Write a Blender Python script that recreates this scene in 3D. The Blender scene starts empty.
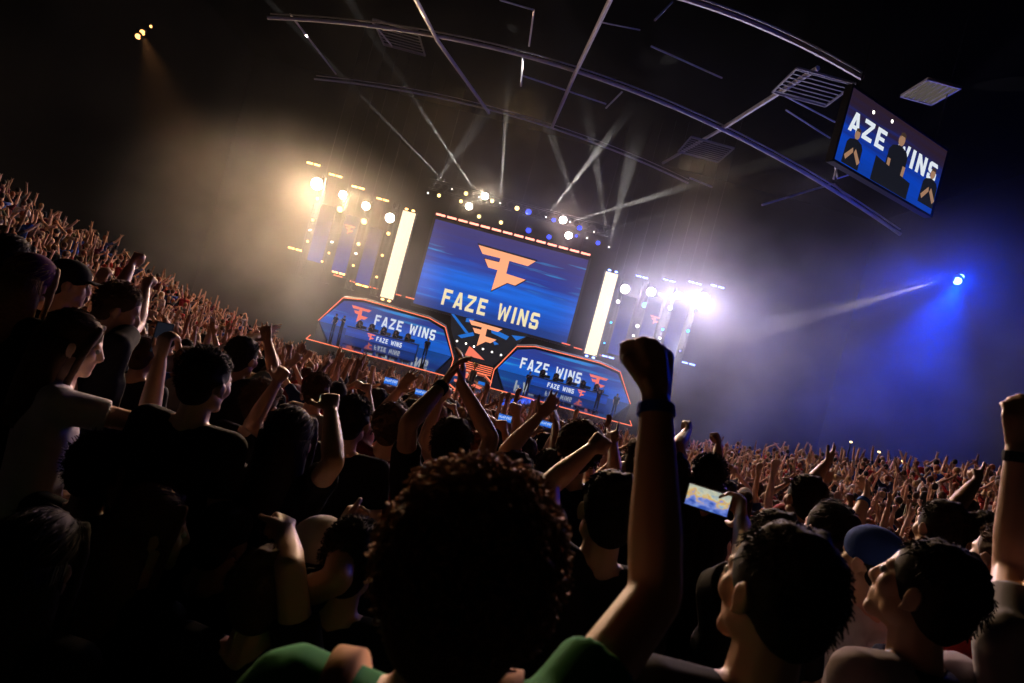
import bpy, math, random
import numpy as np
from mathutils import Vector, Matrix, Quaternion
random.seed(7)
rng = np.random.default_rng(11)
SC = bpy.context.scene
COL = SC.collection
V = Vector
# ------------------------------------------------------------------ camera frame
F = 626.0                      # focal length in pixels of the 1024 wide frame
ROLL = math.radians(15.0)
CA, SA = math.cos(ROLL), math.sin(ROLL)
CAM = V((0, 0, 7.0))
def uv(px, py):
    dx, dy = px - 512.0, 341.5 - py
    return dx * CA - dy * SA, dx * SA + dy * CA
def P(u, v, D):                # level picture angles at distance D -> place in the hall
    return V((u * D / F, D, 7.0 + v * D / F))
def at(px, py, D):
    u, v = uv(px, py)
    return P(u, v, D)
def ray(px, py):
    return (at(px, py, 1.0) - CAM).normalized()
def reach(px, py, p, L, far=True):
    w = ray(px, py)
    b = w.dot(p - CAM)
    c = (p - CAM).length_squared - L * L
    d = b * b - c
    if d < 0:
        return CAM + w * b
    r = math.sqrt(d)
    return CAM + w * (b + r if far else b - r)

# ------------------------------------------------------------------ materials
def mat(name, col, rough=.7, metal=0.0, noise=0.0, scale=20.0, objcol=False, spec=.3, bump=0.0):
    m = bpy.data.materials.new(name); m.use_nodes = True
    nt = m.node_tree; b = nt.nodes['Principled BSDF']
    b.inputs['Roughness'].default_value = rough
    b.inputs['Metallic'].default_value = metal
    b.inputs['Specular IOR Level'].default_value = spec
    src = None
    if objcol:
        oi = nt.nodes.new('ShaderNodeObjectInfo'); src = oi.outputs['Color']
    else:
        rgb = nt.nodes.new('ShaderNodeRGB'); rgb.outputs[0].default_value = (*col, 1); src = rgb.outputs[0]
    if noise > 0 or bump > 0:
        tc = nt.nodes.new('ShaderNodeTexCoord'); nz = nt.nodes.new('ShaderNodeTexNoise')
        nz.inputs['Scale'].default_value = scale; nz.inputs['Detail'].default_value = 3
        nt.links.new(tc.outputs['Object'], nz.inputs['Vector'])
        if noise > 0:
            mr = nt.nodes.new('ShaderNodeMapRange')
            mr.inputs[3].default_value = 1 - noise; mr.inputs[4].default_value = 1 + noise
            nt.links.new(nz.outputs['Fac'], mr.inputs[0])
            mx = nt.nodes.new('ShaderNodeVectorMath'); mx.operation = 'SCALE'
            nt.links.new(src, mx.inputs[0]); nt.links.new(mr.outputs[0], mx.inputs['Scale'])
            src = mx.outputs[0]
        if bump > 0:
            bp = nt.nodes.new('ShaderNodeBump'); bp.inputs['Strength'].default_value = bump
            nt.links.new(nz.outputs['Fac'], bp.inputs['Height']); nt.links.new(bp.outputs[0], b.inputs['Normal'])
    nt.links.new(src, b.inputs['Base Color'])
    return m
def emit(name, col, s):
    m = bpy.data.materials.new(name); m.use_nodes = True
    nt = m.node_tree; nt.nodes.clear()
    e = nt.nodes.new('ShaderNodeEmission'); o = nt.nodes.new('ShaderNodeOutputMaterial')
    e.inputs[0].default_value = (*col, 1); e.inputs[1].default_value = s
    nt.links.new(e.outputs[0], o.inputs[0])
    return m
def screen_mat(name, stops, s, streak, seed, scale=(1, 1, 1), amt=.55):
    """an LED picture: vertical blend of colours with slanting light streaks, shown by the screen itself"""
    m = bpy.data.materials.new(name); m.use_nodes = True
    nt = m.node_tree; nt.nodes.clear(); N = nt.nodes.new; L = nt.links.new
    o = N('ShaderNodeOutputMaterial'); e = N('ShaderNodeEmission'); e.inputs[1].default_value = s
    tc = N('ShaderNodeTexCoord'); sp = N('ShaderNodeSeparateXYZ'); L(tc.outputs['Generated'], sp.inputs[0])
    mp = N('ShaderNodeMapping'); mp.inputs['Rotation'].default_value = (0, math.radians(14), 0)
    mp.inputs['Scale'].default_value = (1.0 * scale[0], 1, 9.0 * scale[2]); mp.inputs['Location'].default_value = (seed, seed, seed)
    L(tc.outputs['Generated'], mp.inputs[0])
    nz = N('ShaderNodeTexNoise'); nz.inputs['Scale'].default_value = 1.6; nz.inputs['Detail'].default_value = 4
    L(mp.outputs[0], nz.inputs['Vector'])
    ad = N('ShaderNodeMath'); ad.operation = 'MULTIPLY_ADD'; ad.inputs[1].default_value = amt; ad.inputs[2].default_value = -.5 * amt
    L(nz.outputs['Fac'], ad.inputs[0])
    su = N('ShaderNodeMath'); su.operation = 'ADD'; L(sp.outputs[2], su.inputs[0]); L(ad.outputs[0], su.inputs[1])
    cr = N('ShaderNodeValToRGB')
    while len(cr.color_ramp.elements) < len(stops): cr.color_ramp.elements.new(.5)
    for el, (p, c) in zip(cr.color_ramp.elements, stops):
        el.position = p; el.color = (*c, 1)
    L(su.outputs[0], cr.inputs[0])
    st = N('ShaderNodeMapRange'); st.inputs[1].default_value = .60; st.inputs[2].default_value = .72; st.inputs[4].default_value = streak
    L(nz.outputs['Fac'], st.inputs[0])
    mix = N('ShaderNodeMix'); mix.data_type = 'RGBA'; mix.inputs[7].default_value = (.02, .42, 1.0, 1)
    L(st.outputs[0], mix.inputs[0]); L(cr.outputs[0], mix.inputs[6])
    L(mix.outputs[2], e.inputs[0]); L(e.outputs[0], o.inputs[0])
    return m
M = {}
M['skin'] = mat('skin', (.5, .3, .2), .5, noise=.12, scale=9, objcol=True, spec=.45)
M['fabric'] = mat('fabric', (.5, .5, .5), .9, noise=.25, scale=14, objcol=True, spec=.12, bump=.45)
M['hair'] = mat('hair', (.05, .04, .03), .75, noise=.5, scale=90, objcol=True, spec=.22, bump=.9)
M['black_metal'] = mat('black_metal', (.02, .02, .022), .45, .6, .2, 8)
M['steel'] = mat('steel', (.42, .40, .42), .45, .2, .2, 3)
M['roof_steel'] = mat('roof_steel', (.30, .28, .29), .55, .1, .25, 1.5)
M['dark_wall'] = mat('dark_wall', (.001, .001, .0011), .95, 0, .3, .6, spec=.05)
M['roof'] = mat('roof', (.0002, .0002, .0002), 1, 0, .3, .6, spec=0)
M['dark_steel'] = mat('dark_steel', (.12, .115, .115), .6, 0, .2, 2)
M['concrete'] = mat('concrete', (.05, .05, .05), .9, 0, .3, 1.2, spec=.1)
M['gloss_deck'] = mat('gloss_deck', (.012, .014, .02), .07, 0, .1, 2, spec=1.0)
M['stage_black'] = mat('stage_black', (.02, .02, .022), .6, 0, .2, 2)
M['orange_led'] = emit('orange_led', (1.0, .20, .10), 1.25)
M['orange_picture'] = emit('orange_picture', (1.0, .38, .19), 1.15)
M['salmon_picture'] = emit('salmon_picture', (1.0, .20, .12), 1.0)
M['cream_picture'] = emit('cream_picture', (1.0, .86, .52), .9)
M['white_picture'] = emit('white_picture', (.85, .92, 1.0), .85)
M['dim_picture'] = emit('dim_picture', (.8, .85, 1.0), .35)
M['cyan_picture'] = emit('cyan_picture', (.01, .22, .9), .7)
M['red_led'] = emit('red_led', (1.0, .30, .22), 2.8)
M['pillar_led'] = emit('pillar_led', (1.0, .86, .58), 1.35)
M['white_dot'] = emit('white_dot', (1, .95, .85), 3.0)
M['warm_dash'] = emit('warm_dash', (1.0, .55, .16), 5.0)
M['blue_dash'] = emit('blue_dash', (.22, .35, 1.0), 4.5)
M['lens_white'] = emit('lens_white', (1.0, .93, .80), 14)
M['lens_warm'] = emit('lens_warm', (1.0, .70, .25), 3.2)
M['lens_blue'] = emit('lens_blue', (.03, .06, 1.0), 2.2)
M['lens_cyan'] = emit('lens_cyan', (.05, .45, .95), 3)
M['lens_amber'] = emit('lens_amber', (1.0, .42, .12), 4)
M['dark_picture'] = emit('dark_picture', (.008, .009, .014), 1)
M['skin_picture'] = emit('skin_picture', (.62, .34, .2), .55)
M['hair_picture'] = emit('hair_picture', (.10, .06, .04), .5)
M['panel_glow'] = emit('panel_glow', (.22, .19, .16), .35)
M['blue_main'] = screen_mat('blue_main', [(0, (.01, .05, .28)), (.2, (.002, .09, .60)), (.40, (.001, .16, .88)), (.6, (.02, .045, .34)), (1, (.05, .04, .17))], .85, 1.0, 2.3)
M['blue_booth'] = screen_mat('blue_booth', [(0, (.004, .12, .62)), (.3, (.004, .14, .80)), (.55, (.012, .06, .45)), (1, (.03, .05, .30))], .75, .8, 5.1, (1, 1, .5))
M['blue_desk'] = screen_mat('blue_desk', [(0, (.01, .06, .4)), (.5, (.006, .11, .75)), (1, (.01, .06, .4))], .6, .4, 8.2)
M['blue_hang'] = screen_mat('blue_hang', [(0, (.004, .05, .40)), (.3, (.004, .06, .55)), (.55, (.01, .03, .25)), (.75, (.025, .016, .05)), (1, (.03, .015, .025))], .8, .0, 1.2)
M['blue_strip'] = screen_mat('blue_strip', [(0, (.012, .06, .60)), (.35, (.015, .05, .42)), (.7, (.02, .03, .16)), (1, (.02, .02, .06))], .5, .1, 3.3)  # darkens upwards: the haze over the banner tops is put into the colours
M['phone_glass'] = screen_mat('phone_glass', [(0, (.05, .12, .55)), (.35, (.25, .35, .9)), (.55, (.9, .55, .12)), (.75, (.75, .75, .55)), (1, (.55, .6, .5))], .75, .5, 6.6, (3.2, 1, .25), 1.7)
M['phone_blue'] = screen_mat('phone_blue', [(0, (.02, .10, .7)), (.45, (.05, .3, 1.0)), (.6, (.9, .95, 1)), (.75, (.05, .25, 1.0)), (1, (.02, .08, .5))], .8, .6, 9.1, (7, 1, .5), 1.6)

# ------------------------------------------------------------------ mesh helpers
class Blob:
    def __init__(s): s.v = []; s.f = []
    def _add(s, vs, fs):
        k = len(s.v); s.v.extend(vs); s.f.extend([tuple(i + k for i in f) for f in fs])
    def rings(s, rings, cap0, cap1):
        n = len(rings[0]); vs = [p for r in rings for p in r]; fs = []
        for a in range(len(rings) - 1):
            for j in range(n):
                j2 = (j + 1) % n
                fs.append((a * n + j, a * n + j2, (a + 1) * n + j2, (a + 1) * n + j))
        if cap0 is None: fs.append(tuple(range(n - 1, -1, -1)))
        else:
            vs.append(cap0); k = len(vs) - 1
            fs += [(k, (j + 1) % n, j) for j in range(n)]
        b = (len(rings) - 1) * n
        if cap1 is None: fs.append(tuple(b + j for j in range(n)))
        else:
            vs.append(cap1); k = len(vs) - 1
            fs += [(k, b + j, b + (j + 1) % n) for j in range(n)]
        s._add(vs, fs)
    def frame(s, d):
        d = d.normalized(); a = V((0, 0, 1)) if abs(d.z) < .9 else V((1, 0, 0))
        x = d.cross(a).normalized(); return d, x, d.cross(x)
    def cap(s, p0, p1, r0, r1=None, n=10):
        r1 = r0 if r1 is None else r1
        p0, p1 = V(p0), V(p1)
        if (p1 - p0).length < 1e-5: p1 = p0 + V((0, 0, 1e-4))
        d, x, y = s.frame(p1 - p0); R = []
        def ring(c, r): return [c + (x * math.cos(2 * math.pi * j / n) + y * math.sin(2 * math.pi * j / n)) * r for j in range(n)]
        R.append(ring(p0 - d * r0 * .75, r0 * .66)); R.append(ring(p0, r0)); R.append(ring(p1, r1)); R.append(ring(p1 + d * r1 * .75, r1 * .66))
        s.rings(R, p0 - d * r0, p1 + d * r1)
    def frus(s, p0, p1, r0, r1=None, n=12):
        r1 = r0 if r1 is None else r1
        p0, p1 = V(p0), V(p1); d, x, y = s.frame(p1 - p0)
        s.rings([[c + (x * math.cos(2 * math.pi * j / n) + y * math.sin(2 * math.pi * j / n)) * r for j in range(n)] for c, r in ((p0, r0), (p1, r1))], None, None)
    def path(s, pts, r, n=6, closed=False):
        pts = [V(p) for p in pts]
        R = []
        for i, p in enumerate(pts):
            a = pts[max(i - 1, 0)]; b = pts[min(i + 1, len(pts) - 1)]
            d, x, y = s.frame(b - a)
            R.append([p + (x * math.cos(2 * math.pi * j / n) + y * math.sin(2 * math.pi * j / n)) * r for j in range(n)])
        s.rings(R, None, None)
    def ell(s, c, r, R=None, n=14, m=8):
        c = V(c); R = R or Matrix.Identity(3); rings = []
        for i in range(1, m):
            t = math.pi * i / m
            rings.append([c + R @ V((r[0] * math.sin(t) * math.cos(2 * math.pi * j / n), r[1] * math.sin(t) * math.sin(2 * math.pi * j / n), -r[2] * math.cos(t))) for j in range(n)])
        s.rings(rings, c + R @ V((0, 0, -r[2])), c + R @ V((0, 0, r[2])))
    def box(s, c, h, R=None):
        c = V(c); R = R or Matrix.Identity(3)
        vs = [c + R @ V((h[0] * a, h[1] * b, h[2] * d)) for a in (-1, 1) for b in (-1, 1) for d in (-1, 1)]
        s._add(vs, [(0, 1, 3, 2), (4, 6, 7, 5), (0, 4, 5, 1), (2, 3, 7, 6), (0, 2, 6, 4), (1, 5, 7, 3)])
    def prism(s, pts, y0, y1):
        """outline in (x, z), extruded along y"""
        n = len(pts)
        a = sum(pts[i][0] * pts[(i + 1) % n][1] - pts[(i + 1) % n][0] * pts[i][1] for i in range(n))
        if a < 0: pts = pts[::-1]
        vs = [V((p[0], y0, p[1])) for p in pts] + [V((p[0], y1, p[1])) for p in pts]
        fs = [tuple(range(n)), tuple(range(2 * n - 1, n - 1, -1))]
        fs += [(i, i + n, (i + 1) % n + n, (i + 1) % n) for i in range(n)]
        s._add(vs, fs)
    def mesh(s, name, org=(0, 0, 0)):
        o = V(org); me = bpy.data.meshes.new(name)
        me.from_pydata([tuple(v - o) for v in s.v], [], s.f); me.update(); return me
def link(name, data, m=None, parent=None, loc=None, smooth=False, color=None):
    o = bpy.data.objects.new(name, data); COL.objects.link(o)
    if data is not None and m is not None and not data.materials: data.materials.append(m)
    if parent is not None: o.parent = parent
    if loc is not None: o.location = loc
    if smooth and data is not None:
        data.polygons.foreach_set('use_smooth', [True] * len(data.polygons))
    if color is not None: o.color = (*color, 1)
    return o
def obj(name, blob, m, parent=None, loc=(0, 0, 0), smooth=False, color=None):
    """verts of blob are in the parent's (or the world's) axes; loc is the object's origin there"""
    return link(name, blob.mesh(name, loc), m, parent, loc, smooth, color)
def tag(o, label=None, cat=None, group=None, kind=None):
    if label: o['label'] = label
    if cat: o['category'] = cat
    if group: o['group'] = group
    if kind: o['kind'] = kind
    return o
def empty(name, loc, label=None, cat=None, group=None):
    o = bpy.data.objects.new(name, None); COL.objects.link(o); o.location = loc
    return tag(o, label, cat, group)
def copy_tree(root, **kw):
    r = root.copy(); COL.objects.link(r)
    for ch in root.children:
        c = ch.copy(); COL.objects.link(c); c.parent = r; c.matrix_parent_inverse = ch.matrix_parent_inverse.copy()
        for g in ch.children:
            d = g.copy(); COL.objects.link(d); d.parent = c
    return r
_bake = []
def soft(o, voxel, it=3, fac=.5):
    m = o.modifiers.new('r', 'REMESH'); m.mode = 'VOXEL'; m.voxel_size = voxel; m.use_smooth_shade = True
    if it:
        s = o.modifiers.new('s', 'SMOOTH'); s.iterations = it; s.factor = fac
    _bake.append(o); return o
def bake():
    dg = bpy.context.evaluated_depsgraph_get(); done = {}
    for o in _bake:
        key = o.data.name
        if key not in done:
            me = bpy.data.meshes.new_from_object(o.evaluated_get(dg), depsgraph=dg)
            me.name = key + '_shape'; done[key] = me
            if not me.materials and o.data.materials: me.materials.append(o.data.materials[0])
    for o in _bake:
        me = done[o.data.name]; o.modifiers.clear(); o.data = me
    _bake.clear()

# ------------------------------------------------------------------ the bowl the crowd stands on
ROW = .8
def rake(x, y):                                   # head height relative to the camera
    return -.25 - .11 * y + .45 * max(0, -x - 12.2) + .35 * max(0, x - 9.0)
def floor_z(x, y):
    yq = (math.floor(y / ROW) + .5) * ROW
    xq = (math.floor(x / ROW) + .5) * ROW
    if yq > 46: return 0.0
    return max(0.0, 7.0 + rake(xq, yq) - 1.62)
def left_edge(y):  return -12.8 - (42.0 - y) * .43
def right_edge(y): return 12.0 + (44.0 - y) * .20
def build_floor():
    b = Blob()
    x0, x1, y0, y1 = -36, 36, -4.0, 46.4
    ny = int(round((y1 - y0) / ROW)); nx = int(round((x1 - x0) / ROW))
    for j in range(ny):
        y = y0 + (j + .5) * ROW
        i = 0
        cells = []
        for i in range(nx):
            x = x0 + (i + .5) * ROW
            z = floor_z(x, y)
            if x < left_edge(y) - .4 or x > right_edge(y) + 2.5: z = 0.0
            cells.append(z)
        i = 0
        while i < nx:
            k = i
            while k + 1 < nx and abs(cells[k + 1] - cells[i]) < 1e-6: k += 1
            xa, xb, z = x0 + i * ROW, x0 + (k + 1) * ROW, cells[i]
            b.box(((xa + xb) / 2, y, (z - .5) / 2), ((xb - xa) / 2, ROW / 2, (z + .5) / 2))
            i = k + 1
    b.box((0, (46.4 + 70) / 2, -.25), (36, (70 - 46.4) / 2, .25))
    o = obj('floor', b, M['concrete']); tag(o, kind='structure')
    for nm, c, h in (('wall_left', (-36.2, 33, 15), (.2, 37.4, 15.5)), ('wall_right', (36.2, 33, 15), (.2, 37.4, 15.5)),
                     ('wall_back', (0, 70.2, 15), (36, .2, 15.5)), ('wall_front', (0, -4.2, 15), (36, .2, 15.5))):
        b = Blob(); b.box(c, h); tag(obj(nm, b, M['dark_wall']), kind='structure')
    b = Blob(); b.box((0, 33, 30.8), (36.4, 37.4, .2)); tag(obj('ceiling', b, M['roof']), kind='structure')
build_floor()

# ------------------------------------------------------------------ roof steel
def arch_z(D, vpeak, x, x0, drop):
    return 7 + vpeak * D / F - drop * (x - x0) ** 2
def roof_arch(D, vpeak, x0, drop, xa, xb, r, web, mat_):
    b = Blob(); n = 48; top = []; low = []
    for i in range(n + 1):
        x = xa + (xb - xa) * i / n; z = arch_z(D, vpeak, x, x0, drop)
        low.append(V((x, D, z))); top.append(V((x, D + .5, z + 1.0)))
    b.path(low, r, 6)
    if web: b.path([p + V((0, .25, .42)) for p in low], r * .45, 5)
    if False:
        for i in range(n): b.path([low[i], top[i + 1] if i % 2 == 0 else top[i]], r * .35, 4)
        for i in range(0, n, 2): b.path([low[i], top[i]], r * .35, 4)
    return tag(obj('ceiling_beam', b, mat_), kind='structure')
roof_arch(45.0, 279, -4.5, .0062, -23, 25, .13, True, M['roof_steel'])
roof_arch(58.0, 218, -7.0, .0050, -24, 12, .085, True, M['roof_steel'])
roof_arch(33.5, 376, 3.0, .0125, -14, 14.5, .15, True, M['roof_steel'])
def steel(name, p0, p1, r, twin=True):
    b = Blob(); p0, p1 = V(p0), V(p1); up = V((0, 0, .7))
    b.path([p0, p1], r, 6)
    if False:
        b.path([p0 + up, p1 + up], r * .7, 6)
        k = max(3, int((p1 - p0).length / 1.3))
        for i in range(k):
            b.path([p0.lerp(p1, i / k), p0.lerp(p1, (i + .5) / k) + up], r * .35, 4); b.path([p0.lerp(p1, (i + .5) / k) + up, p0.lerp(p1, (i + 1) / k)], r * .35, 4)
    return tag(obj(name, b, M['roof_steel']), kind='structure')
for (a, Da, c, Dc, r) in (((412, -8), 36, (437, 40), 45, .14), ((437, 40), 45, (489, 113), 58, .15), ((612, -4), 35, (574, 76), 45, .15), ((574, 76), 45, (552, 127), 58, .15),
                          ((818, 68), 36, (720, 130), 45.5, .16), ((720, 130), 45.5, (663, 163), 58, .13), ((290, 14), 45, (336, 74), 58, .07)):
    steel('ceiling_beam', at(*a, Da), at(*c, Dc), r)
for (a, c, D, r) in (((372, 22), (392, 46), 46, .06), ((523, 58), (521, 86), 46, .08), ((521, 75), (606, 104), 52, .07), ((622, 92), (606, 108), 47, .08), ((500, 0), (534, 10), 40, .06),
                     ((534, 10), (529, 46), 40, .06), ((651, 46), (722, 78), 42, .06), ((655, 20), (672, 2), 36, .07), ((762, 205), (832, 184), 52, .10), ((834, 184), (858, 206), 50, .08),
                     ((690, 178), (712, 187), 55, .09), ((600, 22), (640, 30), 40, .05), ((786, 110), (830, 138), 40, .05), ((612, 52), (596, 66), 50, .07), ((785, 96), (835, 122), 38, .05)):
    steel('ceiling_beam', at(*a, D), at(*c, D + 3), r, twin=False)
def grille(px, py, D, w, h, n, label):
    root = empty('air_grille', at(px, py, D), label, 'air grille', 'air grilles under the roof')
    b = Blob()
    for s in (-1, 1): b.box((s * w / 2, 0, 0), (.05, h / 2, .06)); b.box((0, s * h / 2, 0), (w / 2, .05, .06))
    obj('frame', b, M['dark_steel'], root)
    b = Blob()
    for i in range(n): b.box((0, -h / 2 + h * (i + .5) / n, 0), (w / 2, .045, .02))
    obj('slats', b, M['dark_steel'], root)
grille(400, 38, 48, 3.4, 4.0, 8, 'slatted grille between the roof beams above the screen')
grille(812, 88, 37, 3.4, 3.4, 7, 'slatted grille in the roof corner just left of hanging screen')
grille(705, 150, 50, 3.4, 3.8, 9, 'slatted grille behind the second roof arch')
root = empty('roof_panel', at(930, 92, 34), 'pale louvred panel in the roof above hanging screen', 'roof panel')
b = Blob(); b.box((0, 0, 0), (.85, 1.1, .03)); obj('diffuser', b, M['panel_glow'], root)
b = Blob()
for s in (-1, 1): b.box((s * .88, 0, 0), (.05, 1.15, .08)); b.box((0, s * 1.13, 0), (.9, .05, .08))
for i in range(5): b.box((-.6 + i * .3, 0, -.05), (.02, 1.1, .03))
obj('frame', b, M['roof_steel'], root)

# ------------------------------------------------------------------ lettering and the emblem
GL = {
 'F': [[(0, 0), (.3, 0), (.3, 1), (0, 1)], [(.3, .8), (.95, .8), (.95, 1), (.3, 1)], [(.3, .42), (.8, .42), (.8, .6), (.3, .6)]],
 'A': [[(-.02, 0), (.27, 0), (.60, 1), (.34, 1)], [(1.02, 0), (.73, 0), (.42, 1), (.66, 1)], [(.25, .17), (.75, .17), (.69, .36), (.31, .36)]],
 'Z': [[(0, .8), (.95, .8), (.95, 1), (0, 1)], [(0, 0), (.95, 0), (.95, .2), (0, .2)], [(0, .2), (.32, .2), (.95, .8), (.63, .8)]],
 'E': [[(0, 0), (.3, 0), (.3, 1), (0, 1)], [(.3, .8), (.92, .8), (.92, 1), (.3, 1)], [(.3, .41), (.8, .41), (.8, .59), (.3, .59)], [(.3, 0), (.92, 0), (.92, .2), (.3, .2)]],
 'W': [[(0, 1), (.26, 1), (.44, 0), (.22, 0)], [(.22, 0), (.44, 0), (.72, .85), (.58, .85)], [(.86, 0), (1.08, 0), (.72, .85), (.58, .85)], [(.86, 0), (1.08, 0), (1.3, 1), (1.04, 1)]],
 'I': [[(0, 0), (.3, 0), (.3, 1), (0, 1)]],
 'N': [[(0, 0), (.28, 0), (.28, 1), (0, 1)], [(.72, 0), (1, 0), (1, 1), (.72, 1)], [(0, 1), (.28, 1), (1, 0), (.72, 0)]],
 'S': [[(.15, .8), (.95, .8), (.85, 1), (.15, 1)], [(0, .5), (.28, .55), (.28, .9), (.15, 1), (0, .88)], [(0, .5), (.2, .4), (.95, .44), (.8, .6), (.2, .6)], [(.67, .1), (.8, 0), (.95, .12), (.95, .46), (.67, .5)], [(.05, 0), (.82, 0), (.82, .2), (.0, .2)], [(0, .12), (.27, .12), (.27, .33), (0, .33)]],
 ' ': [],
}
ADV = {'I': .3, 'W': 1.3, ' ': .55}
def lettering(txt, x, z, w, h, y0, y1, only=None):
    """flat letters filling the box (x, z, w, h) on a plane facing the hall"""
    gap = .34; tot = sum(ADV.get(c, .97) for c in txt) + gap * (len(txt) - 1); s = w / tot; b = Blob(); k = 0
    for c in txt:
        for pl in GL[c]:
            b.prism([(x + (k + p[0]) * s, z + p[1] * h) for p in pl], y0, y1)
        k += ADV.get(c, .97) + gap
    return b
def words2(put, txt, x, z, w, h, y0, y1):
    gap = .34; tot = sum(ADV.get(c, .97) for c in txt) + gap * (len(txt) - 1); s = w / tot; k = 0
    for wd in txt.split(' '):
        ww = sum(ADV.get(c, .97) for c in wd) + gap * (len(wd) - 1)
        put(lettering(wd, x + k * s, z, ww * s, h, y0, y1)); k += ww + gap * 2 + ADV[' ']
_E = [(155, 115), (805, 300), (715, 355), (505, 295), (470, 440), (690, 510), (570, 575), (480, 545), (300, 630), (370, 400), (265, 370), (225, 270), (390, 312), (405, 265), (200, 215)]
_e = [(x * CA + y * SA, -(-x * SA + y * CA)) for x, y in _E]
_x0, _x1 = min(p[0] for p in _e), max(p[0] for p in _e); _z0, _z1 = min(p[1] for p in _e), max(p[1] for p in _e)
EMB = [((p[0] - _x0) / (_x1 - _x0), (p[1] - _z0) / (_z1 - _z0)) for p in _e]
def emblem(x, z, w, h, y0, y1):
    b = Blob(); pts = [(x + p[0] * w, z + p[1] * h) for p in EMB]
    # split into simple prisms so that every face stays well shaped
    for idx in ((0, 1, 2, 3, 13, 14), (13, 3, 4, 9, 12), (12, 9, 10, 11), (4, 5, 6, 7, 8, 9)):
        b.prism([pts[i] for i in idx], y0, y1)
    return b

# ------------------------------------------------------------------ main screen
CX = -2.62
def main_screen():
    D = 63.0
    a, c = P(-105.5, 11.5, D), P(53, 98.5, D)
    root = empty('led_wall', (CX, D + .2, a.z), 'huge blue LED wall with orange emblem and cream winner lettering above the stage', 'screen')
    inv = V(root.location)
    def put(name, b, m, parent=root): return link(name, b.mesh(name, inv), m, parent)
    b = Blob(); b.prism([(a.x, a.z), (c.x, a.z), (c.x, c.z), (a.x, c.z)], D, D + .3); put('display', b, M['blue_main'])
    b = Blob()
    for x in (a.x - .12, c.x + .12): b.box((x, D + .25, (a.z + c.z) / 2), (.12, .25, (c.z - a.z) / 2 + .2))
    for z in (a.z - .12, c.z + .12): b.box(((a.x + c.x) / 2, D + .25, z), ((c.x - a.x) / 2 + .2, .25, .12))
    put('frame', b, M['black_metal'])
    e0, e1 = P(-57.2, 44, D), P(2.1, 84.5, D)
    bk = emblem(e0.x - .18, e0.z - .18, e1.x - e0.x + .36, e1.z - e0.z + .36, D - .03, D)
    put('emblem_outline', bk, M['dark_picture'])
    put('emblem', emblem(e0.x, e0.z, e1.x - e0.x, e1.z - e0.z, D - .06, D - .03), M['orange_picture'])
    t0, t1 = P(-78.5, 17.5, D), P(21, 34, D)
    words2(lambda bb: put('lettering', bb, M['cream_picture']), 'FAZE WINS', t0.x, t0.z, t1.x - t0.x, t1.z - t0.z, D - .06, D - .001)
    # hangers up to the roof
    for x in (a.x + 1, CX, c.x - 1):
        b = Blob(); b.path([V((x, D + .3, c.z + .2)), V((x, D + .3, 30.6))], .012, 4); put('hanger', b, M['stage_black'])
    # red dashed light along the top edge
    z = c.z + .33; y = D - 1.2
    r2 = empty('red_light_bar', (CX, y, z), 'red dashed light bar along the top of the main LED wall', 'light bar')
    n = 14; L = (c.x - a.x)
    for i in range(n):
        bb = Blob(); x = -L / 2 + L * (i + .5) / n
        bb.box((x, 0, 0), (L / n * .40, .09, .085)); obj('lamp_strip', bb, M['red_led'], r2)
    bb = Blob(); bb.box((0, .16, .06), (L / 2, .07, .1))
    for x in (-L / 2 + .6, L / 2 - .6): bb.box((x, .7, .06), (.04, .6, .04))
    obj('rail', bb, M['black_metal'], r2)
main_screen()

def centre_wall():
    D = 62.4
    pts = [P(-66, 10.5, D), P(14, 10.5, D), P(4, -4, D), P(-12, -29, D), P(-47, -29, D), P(-62, -4, D)]
    root = empty('led_wall', (CX, D, pts[3].z), 'dark LED wall with salmon emblem and blue shards behind the staircase', 'screen')
    inv = V(root.location)
    def put(name, b, m): return link(name, b.mesh(name, inv), m, root)
    b = Blob(); b.prism([(p.x, p.z) for p in pts], D, D + .3); put('display', b, M['dark_picture'])
    e0, e1 = P(-47, -13.5, D), P(-12.5, 10, D)
    put('emblem', emblem(e0.x, e0.z, e1.x - e0.x, e1.z - e0.z, D - .06, D), M['orange_picture'])
    # the emblem's reflection below it, painted on as a dimmer glowing shape
    q = [P(-40, -15.5, D), P(-36, -17, D), P(-22, -25, D), P(-42, -25.5, D)]
    b = Blob(); b.prism([(p.x, p.z) for p in q], D - .04, D); put('emblem_reflection', b, M['salmon_picture'])
    b = Blob()
    for pl in (((-66, 11), (-63, 11.5), (-44, -3), (-47, -4)), ((-50, 11), (-42, 12), (-44, 8), (-50, 7)), ((-54, -8), (-40, -1), (-38, -4), (-50, -10)), ((-24, 8), (-4, 4), (-6, 0), (-22, 3)), ((-20, -3), (-12, -6), (-16, -8)), ((-2, 6), (12, 8), (4, 2))):
        b.prism([(P(u, v, D).x, P(u, v, D).z) for u, v in pl], D - .02, D)
    put('blue_shards', b, M['cyan_picture'])
    for px, py in ((457, 341), (466, 343.5), (474, 346.5), (483, 349), (492, 352), (501, 355)):
        b = Blob(); b.ell(at(px, py, D - .1), (.10, .06, .10), n=8, m=6); put('dot_light', b, M['white_dot'])
centre_wall()

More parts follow.
